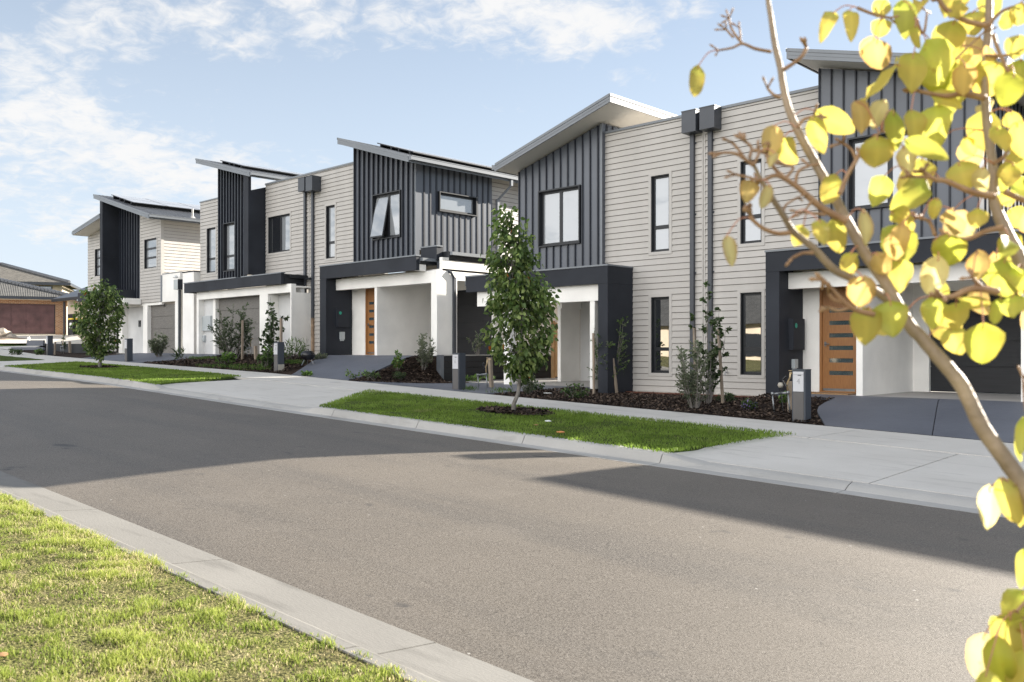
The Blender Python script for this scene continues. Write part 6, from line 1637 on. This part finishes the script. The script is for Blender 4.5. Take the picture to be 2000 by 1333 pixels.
# ------------------------------------------------------------------ sun, sky, camera
KX, KY = .727, 2.27
EL = math.atan(1/math.hypot(KX, KY)); AZ = math.atan2(KX, KY)
sun = bpy.data.lights.new('sun', 'SUN'); sun.energy = 16.0; sun.angle = R(.53); sun.color = (1, .93, .82)
so = bpy.data.objects.new('sun', sun); COL.objects.link(so)
so.rotation_euler = Vector((-KX, -KY, -1)).to_track_quat('-Z', 'Y').to_euler()
w = bpy.data.worlds.new('World'); sc.world = w; w.use_nodes = True
nt = w.node_tree; N = nt.nodes; L = nt.links; bg = N['Background']
sky = N.new('ShaderNodeTexSky'); sky.sky_type = 'NISHITA'; sky.sun_disc = False; sky.sun_elevation = EL; sky.sun_rotation = AZ
sky.air_density = 1.0; sky.dust_density = .6; sky.ozone_density = 1.6; sky.altitude = 60
STR = .15; BACKLUM = 2.25
bg.inputs[1].default_value = STR
tc = N.new('ShaderNodeTexCoord'); sp = N.new('ShaderNodeSeparateXYZ'); L.new(tc.outputs['Generated'], sp.inputs[0])
def mth(op, a, b=None, c=None):
    n = N.new('ShaderNodeMath'); n.operation = op
    for i, v in enumerate((a, b, c)):
        if v is None: continue
        if isinstance(v, (int, float)): n.inputs[i].default_value = v
        else: L.new(v, n.inputs[i])
    return n.outputs[0]
zz = mth('ADD', mth('MAXIMUM', sp.outputs[2], 0.), .22)
cb = N.new('ShaderNodeCombineXYZ'); L.new(mth('DIVIDE', sp.outputs[0], zz), cb.inputs[0]); L.new(mth('DIVIDE', sp.outputs[1], zz), cb.inputs[1]); cb.inputs[2].default_value = 3.1
def nzz(scale, det, rough, off, dist=0.):
    mp = N.new('ShaderNodeMapping'); mp.inputs['Location'].default_value = off; L.new(cb.outputs[0], mp.inputs[0])
    n = N.new('ShaderNodeTexNoise'); n.inputs['Scale'].default_value = scale; n.inputs['Detail'].default_value = det; n.inputs['Roughness'].default_value = rough; n.inputs['Distortion'].default_value = dist
    L.new(mp.outputs[0], n.inputs['Vector']); return n.outputs[0]
fine = nzz(5.2, 8, .60, (4,2,0), .3); grain = nzz(20., 6, .6, (1,7,0), .6)
def uv_of(px, py):
    r = Vector(ray(px, py)).normalized(); q = max(r.z, 0)+.22; return (r.x/q, r.y/q, 3.1)
BANKS = [(-60,190,.55,.8),(60,240,.55,1.),(200,300,.55,1.),(350,335,.5,1.),(520,370,.4,.9),(640,395,.32,.9),(640,340,.25,.6),(30,400,.5,.7),(130,440,.4,.7),(300,430,.35,.65),(230,40,.30,.8),(420,60,.28,.8),(620,20,.26,.75),(800,25,.25,.9),(960,35,.26,1.1),(1100,50,.25,1.1),(1200,65,.18,.9),(880,-60,.35,1.),(1100,-50,.3,1.),(1200,150,.14,.45),(1340,20,.14,.55),(120,120,.28,.45)]
tot = None
for px, py, rad, amp in BANKS:
    d = N.new('ShaderNodeVectorMath'); d.operation = 'DISTANCE'; L.new(cb.outputs[0], d.inputs[0]); d.inputs[1].default_value = uv_of(px, py)
    m_ = N.new('ShaderNodeMapRange'); m_.interpolation_type = 'SMOOTHERSTEP'; m_.inputs[1].default_value = 0; m_.inputs[2].default_value = rad; m_.inputs[3].default_value = amp; m_.inputs[4].default_value = 0
    L.new(d.outputs['Value'], m_.inputs[0]); tot = m_.outputs[0] if tot is None else mth('MAXIMUM', tot, m_.outputs[0])
back = mth('MAXIMUM', mth('MULTIPLY_ADD', sp.outputs[1], -1., .05), 0.)
cov = mth('ADD', mth('ADD', mth('MULTIPLY', tot, .36), mth('MULTIPLY', fine, .75)), mth('ADD', mth('MULTIPLY', grain, .55), mth('MULTIPLY', back, .55)))
mr = N.new('ShaderNodeMapRange'); mr.interpolation_type = 'SMOOTHSTEP'; mr.inputs[1].default_value = .78; mr.inputs[2].default_value = 1.10; L.new(cov, mr.inputs[0])
# extra brightness added to unseen clouds opposite the sun lifts the shaded fronts
lum = mth('ADD', 1.0, mth('MULTIPLY', back, BACKLUM))
cl = N.new('ShaderNodeVectorMath'); cl.operation = 'SCALE'; cl.inputs[0].default_value = (.97/STR, .965/STR, .96/STR); L.new(lum, cl.inputs['Scale'])
# haze: whiter towards the horizon
hf = N.new('ShaderNodeMapRange'); hf.inputs[1].default_value = 0.; hf.inputs[2].default_value = .42; hf.inputs[3].default_value = .90; hf.inputs[4].default_value = .33; L.new(sp.outputs[2], hf.inputs[0])
hz = N.new('ShaderNodeMix'); hz.data_type = 'RGBA'; L.new(hf.outputs[0], hz.inputs[0]); L.new(sky.outputs[0], hz.inputs[6]); hz.inputs[7].default_value = (.85/STR, .95/STR, 1.08/STR, 1)
mx = N.new('ShaderNodeMix'); mx.data_type = 'RGBA'; L.new(mth('MULTIPLY', mr.outputs[0], .95), mx.inputs[0]); L.new(hz.outputs[2], mx.inputs[6]); L.new(cl.outputs[0], mx.inputs[7])
L.new(mx.outputs[2], bg.inputs[0])
cam = bpy.data.cameras.new('camera'); co = bpy.data.objects.new('camera', cam); COL.objects.link(co); sc.camera = co
cam.sensor_width = 36; cam.lens = 36*F/2000; cam.shift_y = (HY-666.5)/2000; cam.clip_end = 3000; cam.clip_start = .05
co.location = (0, 0, EYE); co.rotation_euler = (R(90), 0, math.atan2(FW[1], FW[0])-R(90))
cam.dof.use_dof = True; cam.dof.focus_distance = 19; cam.dof.aperture_fstop = 5.0
sc.view_settings.view_transform = 'Standard'; sc.view_settings.look = 'None'; sc.view_settings.exposure = 0; sc.view_settings.gamma = 1
sc.render.engine = 'CYCLES'; sc.cycles.use_denoising = True; sc.cycles.denoising_prefilter = 'NONE'; sc.cycles.denoising_input_passes = 'RGB_ALBEDO_NORMAL'; sc.cycles.max_bounces = 8; sc.cycles.diffuse_bounces = 4; sc.cycles.transmission_bounces = 6; sc.cycles.sample_clamp_indirect = 8
